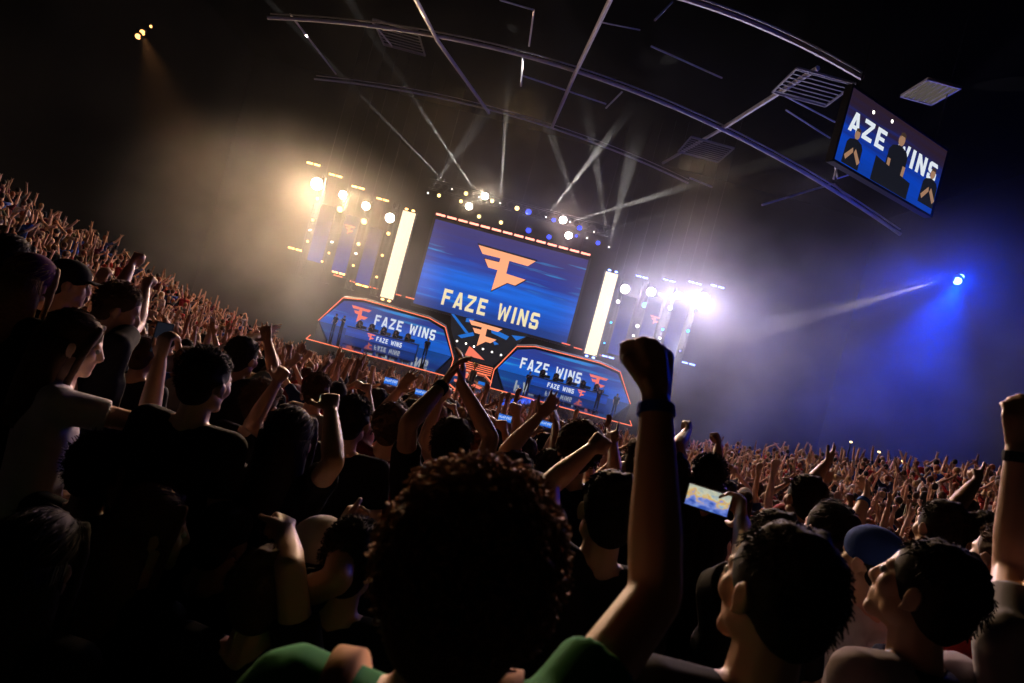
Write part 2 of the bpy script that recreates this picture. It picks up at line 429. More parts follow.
def pillar(u, v0, v1, D, label, w=1.22):
    a, c = P(u, v0, D), P(u, v1, D)
    root = empty('light_pillar', a, label, 'light pillar', 'glowing LED pillars beside the main wall')
    b = Blob(); h = c.z - a.z
    b.box((0, 0, h / 2), (w / 2, .12, h / 2)); obj('led_face', b, M['pillar_led'], root)
    b = Blob(); b.box((0, .3, h / 2), (w / 2 + .08, .17, h / 2 + .1)); obj('housing', b, M['black_metal'], root)
    for z in (-.2, h + .2):
        for x in (-.33, .33):
            b = Blob(); b.ell((x, -.05, z), (.17, .1, .1), n=10, m=6); obj('cap_lamp', b, M['warm_dash' if u < 0 else 'blue_dash'], root)
    b = Blob(); b.path([V((0, .3, h)), V((0, .3, 30.6 - a.z))], .012, 4); obj('hanger', b, M['stage_black'], root)
pillar(-132.5, 9.5, 98.5, 59.5, 'tall cream glowing LED pillar to the left of main wall')
pillar(79.2, 7.5, 92, 59.5, 'tall cream glowing LED pillar to the right of main wall')

# ------------------------------------------------------------------ player booths
def booth(uc, label, flip, D0=50.0, D1=61.5):
    s = -1 if flip else 1
    def U(du): return uc + s * du
    zf, zb = 7 - 50.5 * D0 / F, 7 - 30.0 * D1 / F
    x0 = uc * D0 / F
    root = empty('player_booth', (x0, D0, 0), label, 'stage booth', 'player booths on the stage'); inv = V(root.location)
    def put(name, b, m, parent=root): return link(name, b.mesh(name, inv), m, parent)
    # deck: sloping glossy floor with body below
    b = Blob()
    f0, f1 = P(U(-74), -50.5, D0), P(U(73), -50.5, D0); g0, g1 = P(U(-66), -30, D1), P(U(71), -30, D1)
    if f0.x > f1.x: f0, f1, g0, g1 = f1, f0, g1, g0
    vs = [V((f0.x, D0, zf)), V((f1.x, D0, zf)), V((g1.x, D1, zb)), V((g0.x, D1, zb))]
    lo = [V((p.x, p.y, .0)) for p in vs]
    b._add(vs + lo, [(0, 1, 2, 3), (7, 6, 5, 4), (0, 4, 5, 1), (1, 5, 6, 2), (2, 6, 7, 3), (3, 7, 4, 0)])
    put('deck', b, M['gloss_deck'])
    # picture wall
    pts = [P(U(d), v, D1) for d, v in ((-66, -30.5), (-64, -27), (-47, -4), (-27, -.5), (39.5, -1.5), (56, -6.5), (70, -29), (70, -30.5))]
    b = Blob(); b.prism([(p.x, p.z) for p in pts], D1, D1 + .2); put('display', b, M['blue_booth'])
    # dark portal around the picture
    for (d0, v0, d1, v1, d2, v2, d3, v3) in ():
        pass
    # glowing outline
    up = [(-74.3, -45), (-67, -29.5), (-49, -1.5), (-27.5, 2), (39.5, 1.2), (57.5, -3.5), (73.5, -32), (73, -50.5)]
    b = Blob(); line = [P(U(d), v, D0 + .3) for d, v in up]
    [b.cap(p, q, .042, None, 6) for p, q in zip(line[1:], line[2:])]; put('portal_outline', b, M['orange_led'])
    b = Blob(); [b.cap(p, q, .046, None, 6) for p, q in ((P(U(73), -50.5, D0 - .05), P(U(-74), -50.5, D0 - .05)), (P(U(-74), -50.5, D0 - .05), P(U(-71), -46, D0)))]; put('deck_outline', b, M['orange_led'])
    # portal body: dark reveal from outline back to the picture
    b = Blob()
    for i in range(1, len(line) - 1):
        p, q = line[i], line[i + 1]; off = V((0, .12, .06))
        p2, q2 = [V((w.x * 1.228, D1 + .1, 7 + (w.z - 7) * 1.228)) for w in (p, q)]
        k = len(b.v); b.v += [p + off, q + off, q2 + off, p2 + off, p + off * 3, q + off * 3, q2 + off * 2.5, p2 + off * 2.5]
        b.f += [tuple(k + j for j in f) for f in ((0, 1, 2, 3), (7, 6, 5, 4), (0, 4, 5, 1), (1, 5, 6, 2), (2, 6, 7, 3), (3, 7, 4, 0))]
    put('canopy', b, M['stage_black'])
    return root, zf, zb
BL, ZF, ZB = booth(-125.5, 'player booth with glossy deck left of the staircase', False)
BR, _, _ = booth(63.5, 'player booth with glossy deck right of the staircase', True)
def booth_pictures():
    D = 61.5
    def put(root, name, b, m): return link(name, b.mesh(name, V(root.location)), m, root)
    for root, em, tx in ((BL, (-164, -21.5, 20.5, 15.5), (-138, -19.5, 62.5, 10.5)), (BR, (83, -25.5, 20, 14.5), (14, -23.5, 62.5, 11))):
        e = P(em[0], em[1], D); put(root, 'emblem', emblem(e.x, e.z, em[2] * D / F, em[3] * D / F, D - .05, D), M['salmon_picture'])
        t = P(tx[0], tx[1], D); words2(lambda bb: put(root, 'lettering', bb, M['white_picture']), 'FAZE WINS', t.x, t.z, tx[2] * D / F, tx[3] * D / F, D - .05, D)
booth_pictures()
def slope_z(y): return ZF + (ZB - ZF) * (y - 50.0) / 11.5
def desk(u0, u1, D, emb_first, label):
    z = slope_z(D); a, c = P(u0, 0, D), P(u1, 0, D); w = c.x - a.x
    root = empty('player_desk', (a.x + w / 2, D, z), label, 'desk', 'player desks on the booth decks')
    h = .80
    b = Blob(); b.box((0, 0, h / 2), (w / 2, .05, h / 2)); obj('front_screen', b, M['blue_desk'], root)
    b = Blob(); b.box((0, .42, h + .03), (w / 2 + .05, .5, .03)); obj('desk_top', b, M['stage_black'], root)
    for s in (-1, 1):
        b = Blob(); b.box((s * (w / 2 - .06), .45, h / 2), (.05, .4, h / 2)); obj('side_panel', b, M['stage_black'], root)
    ew, tw = (.12 * w, .36 * w) if emb_first else (.11 * w, .35 * w)
    ex = -w / 2 + (.29 if emb_first else .60) * w
    tx = -w / 2 + (.43 if emb_first else .21) * w
    obj('emblem', emblem(ex, .08, ew, .62, -.08, -.05), M['salmon_picture'], root)
    words2(lambda bb: obj('lettering', bb, M['white_picture'], root), 'FAZE WINS', tx, .18, tw, .43, -.08, -.05)
    return root
desk(-163, -90, 57.2, True, 'curved LED fronted player desk on the left booth deck')
desk(29, 107, 57.2, False, 'curved LED fronted player desk on the right booth deck')

# ------------------------------------------------------------------ centre stage: stairs and platform
def stairs(name, label, ua, ub, n, Df, zf, Dt, zt):
    a, c = P(ua, 0, (Df + Dt) / 2), P(ub, 0, (Df + Dt) / 2); xm, w = (a.x + c.x) / 2, c.x - a.x
    root = empty(name, (xm, Df, 0), label, 'staircase', 'lit stage staircases')
    for i in range(n):
        y0 = (Dt - Df) * i / n; z = zf + (zt - zf) * (i + 1) / n; dy = (Dt - Df) / n
        b = Blob(); b.box((0, y0 + dy / 2, z / 2), (w / 2, dy / 2, z / 2)); st = obj('step', b, M['stage_black'], root)
        b = Blob(); b.box((0, y0 - .02, z - .04), (w / 2, .025, .04)); obj('step_light', b, M['orange_led'], st)
stairs('staircase', 'lower stage staircase with orange lit step edges near the crowd', -45, -13, 6, 49.4, 0, 52.0, 1.9)
stairs('staircase', 'upper stage staircase with orange lit step edges below dark LED wall', -47.5, -11.5, 5, 58.6, 3.25, 61.0, 4.05)
def platform():
    hexa = [(-42, -62, 52.0), (-15.7, -62, 52.0), (-5.2, -56, 53.4), (-6.4, -47, 56), (-17.3, -40.2, 58.4), (-40.5, -40.2, 58.4), (-51.5, -47, 56), (-52.6, -56, 53.4)]
    top = [P(*q) for q in hexa]
    zf, zb = top[0].z, top[4].z
    for p in top: p.z = zf + (zb - zf) * (p.y - 52.0) / 6.4
    root = empty('stage_platform', (CX, 55, 0), 'eight sided platform with orange outline between the two staircases', 'stage platform'); inv = V(root.location)
    b = Blob(); n = len(top)
    b._add(top + [V((p.x, p.y, 0)) for p in top], [tuple(range(n)), tuple(range(2 * n - 1, n - 1, -1))] + [(i, i + n, (i + 1) % n + n, (i + 1) % n) for i in range(n)])
    link('deck', b.mesh('deck', inv), M['gloss_deck'], root)
    b = Blob(); up = V((0, 0, .08)); [b.cap(p + up, q + up, .055, None, 6) for p, q in zip(top, top[1:] + top[:1])]; link('edge_light', b.mesh('edge_light', inv), M['orange_led'], root)
    def on(pl, m, name):
        b = Blob(); vs = []
        for u, y in pl: vs.append(V((u * y / F, y, zf + (zb - zf) * (y - 52.0) / 6.4 + .03)))
        k = len(vs); b._add(vs + [p - V((0, 0, .02)) for p in vs], [tuple(range(k)), tuple(range(2 * k - 1, k - 1, -1))] + [(i, i + k, (i + 1) % k + k, (i + 1) % k) for i in range(k)])
        link(name, b.mesh(name, inv), m, root)
    on([(-45, 57.6), (-33, 57.6), (-34, 56.2), (-47, 56.0)], M['salmon_picture'], 'floor_emblem')
    on([(-46, 55.0), (-40, 55.0), (-30, 54.3), (-34, 53.8), (-46, 54.4)], M['salmon_picture'], 'floor_emblem')
    on([(-26, 55.0), (-17, 54.6), (-19, 54.0), (-28, 54.4)], M['salmon_picture'], 'floor_emblem')
    on([(-22, 56.2), (-13, 56.2), (-14, 55.4), (-22, 55.4)], M['cyan_picture'], 'floor_stripe')
    # trophy on its stand
    p = V((-29 * 55.4 / F, 55.4, zf + (zb - zf) * 3.4 / 6.4))
    t = empty('trophy_stand', p, 'slim dark trophy plinth in the middle of the stage platform', 'plinth')
    b = Blob(); b.frus((0, 0, 0), (0, 0, .1), .45, .4); b.frus((0, 0, .1), (0, 0, 1.0), .24, .3); obj('plinth', b, M['stage_black'], t)
    t2 = empty('trophy', p + V((0, 0, 1.0)), 'small gold trophy cup standing on the dark plinth', 'trophy')
    g = mat('gold', (.6, .42, .12), .25, .9)
    b = Blob(); b.frus((0, 0, 0), (0, 0, .08), .16, .13); b.frus((0, 0, .08), (0, 0, .3), .04, .05); obj('base', b, g, t2)
    b = Blob(); b.frus((0, 0, .3), (0, 0, .45), .08, .2, 14); b.frus((0, 0, .45), (0, 0, .75), .2, .24, 14); obj('cup', b, g, t2, smooth=True)
    for s in (-1, 1):
        b = Blob(); b.path([V((s * .21, 0, .7)), V((s * .33, 0, .66)), V((s * .34, 0, .5)), V((s * .2, 0, .44))], .025, 6); obj('handle', b, g, t2)
platform()
# low riser and crowd barrier in front of the stage
b = Blob(); b.box((CX, 57.5, .35), (16.5, 5.0, .35)); obj('stage_riser', b, M['stage_black']); tag(bpy.data.objects['stage_riser'], 'low black stage riser under the two player booths', 'stage riser')
def barrier():
    n = 0
    for i in range(13):
        x = CX - 14.3 + i * 2.2
        if abs(x - CX) < 1.8: continue
        words = ['first', 'second', 'third', 'fourth', 'fifth', 'sixth']; k = i if i < 6 else 12 - i
        root = empty('crowd_barrier', (x, 47.6, 0), f'{words[k]} steel crowd barrier from the {"left" if i < 6 else "right"} end of the row before the stage', 'crowd barrier', 'crowd barriers before the stage')
        b = Blob(); b.box((0, 0, .55), (1.05, .03, .5)); obj('panel', b, M['black_metal'], root)
        b = Blob(); b.path([V((-1.07, 0, .02)), V((-1.07, 0, 1.12)), V((1.07, 0, 1.12)), V((1.07, 0, .02))], .03, 6); obj('frame', b, M['steel'], root)
        b = Blob(); b.box((0, .45, .02), (1.05, .45, .02)); obj('foot_plate', b, M['steel'], root)
barrier()

# ------------------------------------------------------------------ hanging side screen
def hanging():
    bl, br = at(834, 158, 30.0), at(930, 216, 33.8); tl = at(848, 85, 30.0)
    zb = (bl.z + br.z) / 2; zt = (tl.z + at(940, 150, 33.8).z) / 2; h = zt - zb
    ax = V((br.x - bl.x, br.y - bl.y, 0)); w = ax.length; ang = math.atan2(ax.y, ax.x)
    root = empty('hanging_screen', V((bl.x, bl.y, zb)), 'hanging LED screen showing two seated and one standing player, under the roof at right', 'screen')
    root.rotation_euler.z = ang
    b = Blob(); b.box((w / 2, .12, h / 2), (w / 2, .12, h / 2)); obj('display', b, M['blue_hang'], root)
    b = Blob()
    for x in (-.06, w + .06): b.box((x, .15, h / 2), (.06, .2, h / 2 + .12))
    for z in (-.06, h + .06): b.box((w / 2, .15, z), (w / 2 + .12, .2, .06))
    b.box((w / 2, .32, h / 2), (w / 2, .08, h / 2)); obj('frame', b, M['black_metal'], root)
    X = lambda f: f * w; Z = lambda f: f * h
    def pic(name, b, m): return obj(name, b, m, root)
    words2(lambda bb: pic('lettering', bb, M['white_picture']), 'AZE WINS', X(.05), Z(.46), X(.90), Z(.27), -.02, 0)
    def man(x, z, k, yk, seated):
        hd = Blob(); hd.prism([(x + .115 * k * math.cos(t), z + .16 * k * math.sin(t)) for t in np.linspace(0, 2 * math.pi, 12, endpoint=False)], -.05 - yk, -.02)
        pic('pictured_head', hd, M['skin_picture'])
        hr = Blob(); hr.prism([(x - .125 * k, z + .03 * k), (x - .11 * k, z + .17 * k), (x, z + .21 * k), (x + .11 * k, z + .17 * k), (x + .125 * k, z + .03 * k), (x + .08 * k, z + .10 * k), (x - .08 * k, z + .10 * k)], -.055 - yk, -.05 - yk); pic('pictured_hair', hr, M['hair_picture'])
        bd = Blob(); bd.prism([(x - .42 * k, z - 1.05 * k), (x - .40 * k, z - .36 * k), (x - .30 * k, z - .23 * k), (x - .07 * k, z - .16 * k), (x + .07 * k, z - .16 * k), (x + .30 * k, z - .23 * k), (x + .40 * k, z - .36 * k), (x + .42 * k, z - 1.05 * k)], -.04 - yk, -.02); pic('pictured_shirt', bd, M['dark_picture'])
        for sx in (-1, 1):
            ar = Blob()
            if seated: ar.prism([(x + sx * .40 * k, z - .80 * k), (x + sx * .30 * k, z - .92 * k), (x + sx * .02 * k, z - .60 * k), (x + sx * .07 * k, z - .46 * k)], -.065 - yk - sx * .004, -.055 - yk - sx * .004)
            else: ar.prism([(x + sx * .40 * k, z - .62 * k), (x + sx * .28 * k, z - .62 * k), (x + sx * .26 * k, z - 1.05 * k), (x + sx * .38 * k, z - 1.05 * k)], -.06 - yk, -.05 - yk)
            pic('pictured_arm', ar, M['skin_picture'])
    man(X(.135), Z(.46), 1.5, .01, True); man(X(.53), Z(.74), 1.9, .03, False); man(X(.91), Z(.56), 1.6, .01, True)
    b = Blob(); b.prism([(X(.33), Z(0)), (X(.33), Z(.34)), (X(.70), Z(.24)), (X(.70), Z(0))], -.10, -.08); pic('pictured_desk', b, M['dark_picture'])
    for fx, fz in ((.22, .86), (.40, .90)):
        b = Blob(); b.ell((X(fx), -.03, Z(fz)), (.09, .02, .09), n=10, m=6); pic('pictured_lamp', b, M['white_dot'])
    for x in (.8, w - .8):
        b = Blob(); b.path([V((x, .3, h)), V((x, .3, 30.6 - zb))], .035, 5); pic('hanger', b, M['black_metal'])
hanging()
b = Blob(); c = at(840, 177, 33); root = empty('rigging_clamp', c, 'small bare steel bracket hanging under the side screen', 'bracket')
b.path([V((-.4, 0, .5)), V((-.1, 0, -.1)), V((.6, 0, .35))], .05, 6); b.path([V((-.3, 0, .5)), V((-.3, 0, -.2))], .05, 6); obj('bracket', b, M['steel'], root)

# ------------------------------------------------------------------ lamps
def lens_shape():
    b = Blob(); b.ell((0, 0, 0), (1, 1, .35), n=16, m=8); return b.mesh('lens')
LENS = {}
def shared(key, fn, m):
    if key not in LENS:
        me = fn(); me.materials.append(m); LENS[key] = me
    return LENS[key]
def _yoke():
    b = Blob(); b.box((0, 0, 1.55), (.75, .55, .35)); b.box((-1.25, 0, .55), (.16, .3, 1.0)); b.box((1.25, 0, .55), (.16, .3, 1.0)); b.box((0, 0, 1.25), (1.35, .3, .14)); return b.mesh('yoke')
def _head():
    b = Blob(); b.frus((0, 0, -.1), (0, 0, 1.0), 1.08, .95, 14); b.frus((0, 0, 1.0), (0, 0, 1.7), .95, .55, 14); return b.mesh('housing')
def lamp(loc, aim, r, lens, label, cat, group, name='stage_light', k=1.0):
    loc, aim = V(loc), V(aim)
    root = empty(name, loc, label, cat, group)
    R = (aim - loc).to_track_quat('-Z', 'Y').to_matrix().to_4x4() if (aim - loc).length > 1e-6 else Matrix()
    def kid(nm, me, mtx):
        o = bpy.data.objects.new(nm, me); COL.objects.link(o); o.parent = root; o.matrix_local = mtx; return o
    kid('yoke', shared('yoke', _yoke, M['black_metal']), Matrix.Scale(r * .9, 4))
    kid('housing', shared('head', _head, M['black_metal']), R @ Matrix.Translation((0, 0, r * .3)) @ Matrix.Scale(r, 4))
    kid('lens', shared('lens_' + lens, lens_shape, M[lens]), R @ Matrix.Scale(r, 4))
    return root
def spot(loc, aim, col, W, ang, blend=.4, rad=.08, off=.2):
    d = bpy.data.lights.new('spot_beam', 'SPOT'); d.energy = W; d.color = col; d.spot_size = math.radians(ang); d.spot_blend = blend; d.shadow_soft_size = rad
    o = bpy.data.objects.new('spot_beam', d); COL.objects.link(o); o.location = V(loc) + (V(aim) - V(loc)).normalized() * off
    o.rotation_euler = (V(aim) - V(loc)).to_track_quat('-Z', 'Y').to_euler(); return o
def point(loc, col, W, rad=.1):
    d = bpy.data.lights.new('lamp_glow', 'POINT'); d.energy = W; d.color = col; d.shadow_soft_size = rad
    o = bpy.data.objects.new('lamp_glow', d); COL.objects.link(o); o.location = loc; return o
WARM, COOL, BLUE = (1.0, .65, .36), (.80, .70, 1.0), (.08, .16, 1.0)
ORD = ['outermost', 'second', 'third', 'innermost']
KBL = 1.0
wl = [((317, 184), 53.0, .50), ((343, 195), 55.0, .36), ((366, 206), 57.0, .36), ((390, 218), 58.5, .44)]
wr = [((703.5, 298.5), 53.0, .48), ((678, 297), 55.0, .42), ((651, 292), 57.0, .40), ((625, 289), 58.5, .42)]
for i, (p, D, r) in enumerate(wl):
    L0 = at(*p, D); aim = L0 + V((2, -20, -7))
    lamp(L0, aim, r, 'lens_white', f'{ORD[i]} big white blinder lamp high on the left stage wing', 'blinder lamp', 'white blinders on the left wing', 'blinder_light')
    spot(L0 + V((0, -.35, 0)), aim, WARM, (9000, 6000, 5000, 5500)[i] * KBL, 150, .6, .3)
for i, (p, D, r) in enumerate(wr):
    L0 = at(*p, D); aim = L0 + V((-2, -20, -7))
    lamp(L0, aim, r, 'lens_white', f'{ORD[i]} big white blinder lamp high on the right stage wing', 'blinder lamp', 'white blinders on the right wing', 'blinder_light')
    spot(L0 + V((0, -.35, 0)), aim, COOL, (5000, 5500, 5200, 5000)[i] * KBL, 150, .6, .3)
# dashes above and below the wings
def dash(px, py, D, m, label, group):
    p = at(px, py, D); root = empty('light_batten', p, label, 'light batten', group)
    for s in (-1, 1):
        b = Blob(); b.box((s * .32, 0, 0), (.25, .05, .07)); obj('lamp_bar', b, M[m], root)
    b = Blob(); b.box((0, .12, .05), (.7, .06, .06)); obj('rail', b, M['black_metal'], root)
for i, (p, D) in enumerate((((313.5, 164), 53), ((335.5, 175.5), 55), ((358, 187.5), 57), ((382.5, 199.5), 58.5))):
    dash(*p, D, 'warm_dash', f'{ORD[i]} amber light batten above the left wing blinders', 'amber battens over the left wing')
for i, (p, D) in enumerate((((295, 249), 52), ((316.5, 260), 54), ((338.5, 273), 56), ((362, 285.5), 57.5))):
    dash(*p, D, 'warm_dash', f'{ORD[i]} amber light batten along the foot of left wing', 'amber battens under the left wing')
for i, (p, D) in enumerate((((717.5, 286.5), 53), ((695, 283), 55), ((669, 280.5), 57), ((642, 277), 58.5))):
    dash(*p, D, 'blue_dash', f'{ORD[i]} blue light batten above the right wing blinders', 'blue battens over the right wing')
for i, (p, D) in enumerate((((688.5, 363.5), 54), ((664, 366), 56), ((608, 357), 58.5))):
    dash(*p, D, 'blue_dash', f'{("outermost", "middle", "innermost")[i]} blue light batten along the foot of right wing', 'blue battens under the right wing')
# salmon dashed rail behind booths
def rail_dash(pts, D, label):
    root = empty('light_rail', at(*pts[0], D), label, 'light rail', 'salmon light rails behind the booths'); o = V(root.location)
    for p in pts:
        q = at(*p, D) - o; b = Blob(); b.box(q, (.42, .05, .06)); obj('lamp_bar', b, M['orange_led'], root)
    a, c = at(*pts[0], D) - o, at(*pts[-1], D) - o
    b = Blob(); b.path([a + V((-.5, .15, 0)), c + V((.5, .15, 0))], .06, 5); obj('rail', b, M['black_metal'], root)
rail_dash([(338, 276), (354, 282), (374, 288), (397, 294.5), (410, 298)], 60.5, 'salmon dashed light rail behind the left booth')
rail_dash([(566, 344), (578, 348.5), (593, 352), (604, 356)], 60.5, 'salmon dashed light rail behind the right booth')

# wing towers with blue LED banners
def wing(side):
    S = 1 if side == 'left' else -1
    for i, (u, D, v0, v1) in enumerate(((-212, 54.0, 26, 84), (-186, 56.0, 22, 80), (-160, 57.5, 17, 74))):
        uu = u if side == 'left' else -58 - u
        a, c = P(uu, v0 - (3 if side == 'right' else 0), D), P(uu, v1, D); h = c.z - a.z
        nm = ('outer', 'middle', 'inner')[i]
        root = empty('led_banner', a, f'{nm} narrow blue LED banner on the {side} stage wing', 'LED banner', 'blue LED banners on the stage wings')
        b = Blob(); b.box((0, 0, h / 2), (.62, .06, h / 2)); obj('display', b, M['blue_strip'], root)
        b = Blob(); b.box((0, .14, h / 2), (.68, .07, h / 2 + .06)); obj('backing', b, M['black_metal'], root)
        b = Blob(); b.path([V((0, .2, h)), V((0, .2, 30.6 - a.z))], .012, 4); obj('hanger', b, M['stage_black'], root)
        if i == 1:
            e = at(349, 230, D) if side == 'left' else at(654, 320.5, D)
            obj('emblem', emblem(e.x - a.x - .45, e.z - a.z - .35, .95, .75, -.10, -.06), M['salmon_picture'], root)
    for i, (u, D) in enumerate(((-224, 53.3), (-199, 55), (-173, 56.8), (-147, 58.5))):
        uu = u if side == 'left' else -58 - u
        a, c = P(uu, 8, D + .4), P(uu, 104 if side == 'left' else 94, D + .4); h = c.z - a.z
        root = empty('lamp_truss', V((a.x, D + .6, a.z)), f'{ORD[i]} upright black lamp truss of the {side} stage wing', 'truss', 'upright lamp trusses of the stage wings')
        b = Blob(); q = [V((sx * .25, sy * .25, 0)) for sx in (-1, 1) for sy in (-1, 1)]
        for p in q: b.path([p, p + V((0, 0, h))], .035, 5)
        obj('chords', b, M['black_metal'], root)
        b = Blob(); n = int(h / .6)
        for j in range(n):
            z0, z1 = h * j / n, h * (j + 1) / n
            b.path([q[0] + V((0, 0, z0)), q[2] + V((0, 0, z1))], .018, 4); b.path([q[1] + V((0, 0, z1)), q[3] + V((0, 0, z0))], .018, 4); b.path([q[0] + V((0, 0, z1)), q[1] + V((0, 0, z0))], .018, 4); b.path([q[2] + V((0, 0, z0)), q[3] + V((0, 0, z1))], .018, 4)
        obj('lattice', b, M['black_metal'], root)
        b = Blob(); b.box((0, 0, .03), (.45, .45, .03)); obj('end_plate', b, M['black_metal'], root)
        b = Blob(); b.path([V((0, 0, h)), V((0, 0, 30.6 - a.z))], .012, 4); obj('hanger', b, M['stage_black'], root)
wing('left'); wing('right')
# small lamps on the towers
def small(px, py, D, r, lens, label, group, aim=None):
    p = at(px, py, D); return lamp(p, V(aim) if aim else p + V((0, -10, -4)), r, lens, label, 'stage lamp', group)
HT = ['top', 'upper', 'middle', 'lower', 'bottom', 'lowest']
for tower, D, lst in (('outermost', 52.9, [(317.5, 198.7, .16), (312.8, 220, .14), (307.6, 241.3, .12)]), ('second', 54.6, [(340, 209.2, .27), (329, 253, .11)]),
                      ('third', 56.4, [(364, 221.4, .27), (358.5, 244, .16), (353.3, 265.5, .12)]), ('innermost', 58.1, [(388.4, 233.6, .17), (382.3, 255.4, .14), (376.7, 277, .12)])):
    for i, (x, y, r) in enumerate(lst):
        small(x, y, D, r, 'lens_warm', f'{HT[i]} small warm lamp on the {tower} lamp truss, left wing', 'small warm lamps on the left wing')
for tower, D, lst in (('innermost', 58.1, [(618, 301.6, .14, 'lens_white'), (611, 322.5, .12, 'lens_cyan'), (604.4, 343, .1, 'lens_cyan')]), ('third', 56.4, [(644.8, 305, .27, 'lens_cyan'), (637.4, 326, .14, 'lens_white')]),
                      ('second', 54.6, [(670.3, 307.8, .18, 'lens_white'), (662.7, 329.4, .14, 'lens_cyan'), (680, 351, .10, 'lens_blue')]), ('outermost', 52.9, [(695.8, 311, .14, 'lens_blue'), (688, 331, .16, 'lens_cyan')])):
    for i, (x, y, r, l) in enumerate(lst):
        small(x, y, D, r, l, f'{HT[i]} small {"white" if l == "lens_white" else "blue"} lamp on the {tower} lamp truss, right wing', 'small cool lamps on the right wing')
# lamp cluster over the main wall
cl_w = [(439, 195.5, .17), (466, 193.5, .19), (461, 201.3, .17), (492, 201, .18), (479, 216.5, .18), (501, 222.5, .18), (517, 208.3, .22)]
cl_W = [(469, 206.3, .34), (485, 196.2, .34), (563, 220, .36), (568.5, 235.5, .34)]
cl_b = [(528.5, 212, .27), (528.5, 230.5, .26), (553.7, 220, .2), (549, 237, .23), (579.5, 228, .23), (598, 243, .21), (576.3, 236, .12)]
b = Blob()
pa, pb = at(425, 186, 60.5), at(610, 240, 60.5)
for dz in (0, .9):
    for dy in (0, .8): b.path([V((pa.x, 62.0 + dy, 19.6 + dz)), V((pb.x, 62.0 + dy, 19.6 + dz))], .05, 5)
for i in range(22):
    t0, t1 = pa.x + (pb.x - pa.x) * i / 22, pa.x + (pb.x - pa.x) * (i + 1) / 22
    b.path([V((t0, 62, 19.6)), V((t1, 62, 20.5))], .025, 4); b.path([V((t0, 62.8, 20.5)), V((t1, 62.8, 19.6))], .025, 4)
root = empty('lighting_truss', (CX, 62, 19.6), 'black lighting truss carrying the lamp cluster above the main wall', 'lighting truss')
link('lattice', b.mesh('lattice', V(root.location)), M['black_metal'], root)
for x in (pa.x + 1, pb.x - 1):
    b = Blob(); b.path([V((x - CX, .4, .9)), V((x - CX, .4, 11))], .03, 5); obj('hanger', b, M['black_metal'], root)
NUM = ['first', 'second', 'third', 'fourth', 'fifth', 'sixth', 'seventh']
for i, (x, y, r) in enumerate(sorted(cl_w)):
    p = at(x, y, 60.0); lamp(p, p + V((0, -10, -5)), r, 'lens_warm', f'{NUM[i]} small warm lamp from the left above the main wall', 'stage lamp', 'warm lamps above the main wall'); 
for i, (x, y, r) in enumerate(cl_W):
    p = at(x, y, 60.0); lamp(p, p + V((0, -10, -5)), r, 'lens_white', f'{NUM[i]} large white lamp from the left above the main wall', 'stage lamp', 'white lamps above the main wall')
    spot(p, p + V((0, -10, -6)), (1, .9, .75), 1600, 110, .6, .2)
    spot(p, V((-3 + 2.2 * i, 4, 6.0)), ((1, .66, .40), (1, .68, .44), (1, .62, .55), (1, .58, .66))[i], 26000, 34, .6, .25, .25)
for i, (x, y, r) in enumerate(sorted(cl_b)):
    p = at(x, y, 60.0); lamp(p, p + V((0, -10, -5)), r, 'lens_blue', f'{NUM[i]} blue lamp from the left above the main wall', 'stage lamp', 'blue lamps above the main wall')
    if i % 2 == 0: spot(p + V((0, -.3, 0)), p + V((0, -10, -6)), (.25, .3, 1), 900, 120, .6, .2)
# beams
KB = 7.0
beams = [((452, 189), (380, 115), 60, 54, 1.7, 2.2), ((479, 197), (438, 135), 60, 54, 2.0, 2.0), ((500, 203), (506, 118), 60, 54, 3.4, 1.0), ((546, 217), (616, 128), 60, 52, 4.2, 1.7), ((570, 222), (735, 172), 60, 50, 3.6, 2.0),
         ((609, 247), (622, 195), 60, 56, 9, .6), ((609, 247), (600, 190), 60, 56, 5, .5), ((587, 238), (572, 195), 60, 56, 4, .5), ((594, 232), (735, 198), 60, 52, 1.6, .5), ((428, 193), (452, 160), 60, 56, 7, .22)]
for i, (p, q, Ds, De, ang, k) in enumerate(beams):
    s0 = at(*p, Ds); e0 = at(*q, De); e0 = s0 + (e0 - s0) * 2
    if i != 6:
        lamp(s0, e0, .10, 'white_dot', f'{(NUM + ["eighth", "ninth"])[i if i < 6 else i - 1]} of the moving heads throwing upward beams over the main wall', 'moving head light', 'moving heads over the main wall', 'moving_head_light')
    spot(s0, e0, (1, .95, .88), 60000 * k * KB * 3.0 / ang, ang, .35, .03)
def fan(px, py, D, tips, label, group, col, k=1.0):
    s0 = at(px, py, D); aim = at(*tips[len(tips) // 2], D - 2)
    lamp(s0, aim, .14, 'white_dot', label, 'moving head light', group, 'moving_head_light')
    for t in tips:
        spot(s0, at(*t, D - 2), col, 14000 * k * KB, 3.2, .6, .03)
fan(310, 230, 52.6, [(284, 204), (290, 196), (298, 192), (305, 193)], 'outermost moving head throwing a white fan, left wing', 'fan lights on the left wing', WARM)
fan(332, 242, 54.4, [(328, 218), (334, 216), (341, 219)], 'second moving head throwing a white fan, left wing', 'fan lights on the left wing', WARM)
fan(356, 253.5, 56.2, [(372, 232), (366, 228), (380, 240)], 'third moving head throwing a faint fan, left wing', 'fan lights on the left wing', WARM, .6)
fan(633.4, 335.6, 56.4, [(628, 312), (636, 312)], 'inner moving head throwing a white fan, right wing', 'fan lights on the right wing', COOL, .8)
fan(659.8, 338, 54.4, [(661, 315), (668, 318), (676, 325)], 'outer moving head throwing a white fan, right wing', 'fan lights on the right wing', COOL)
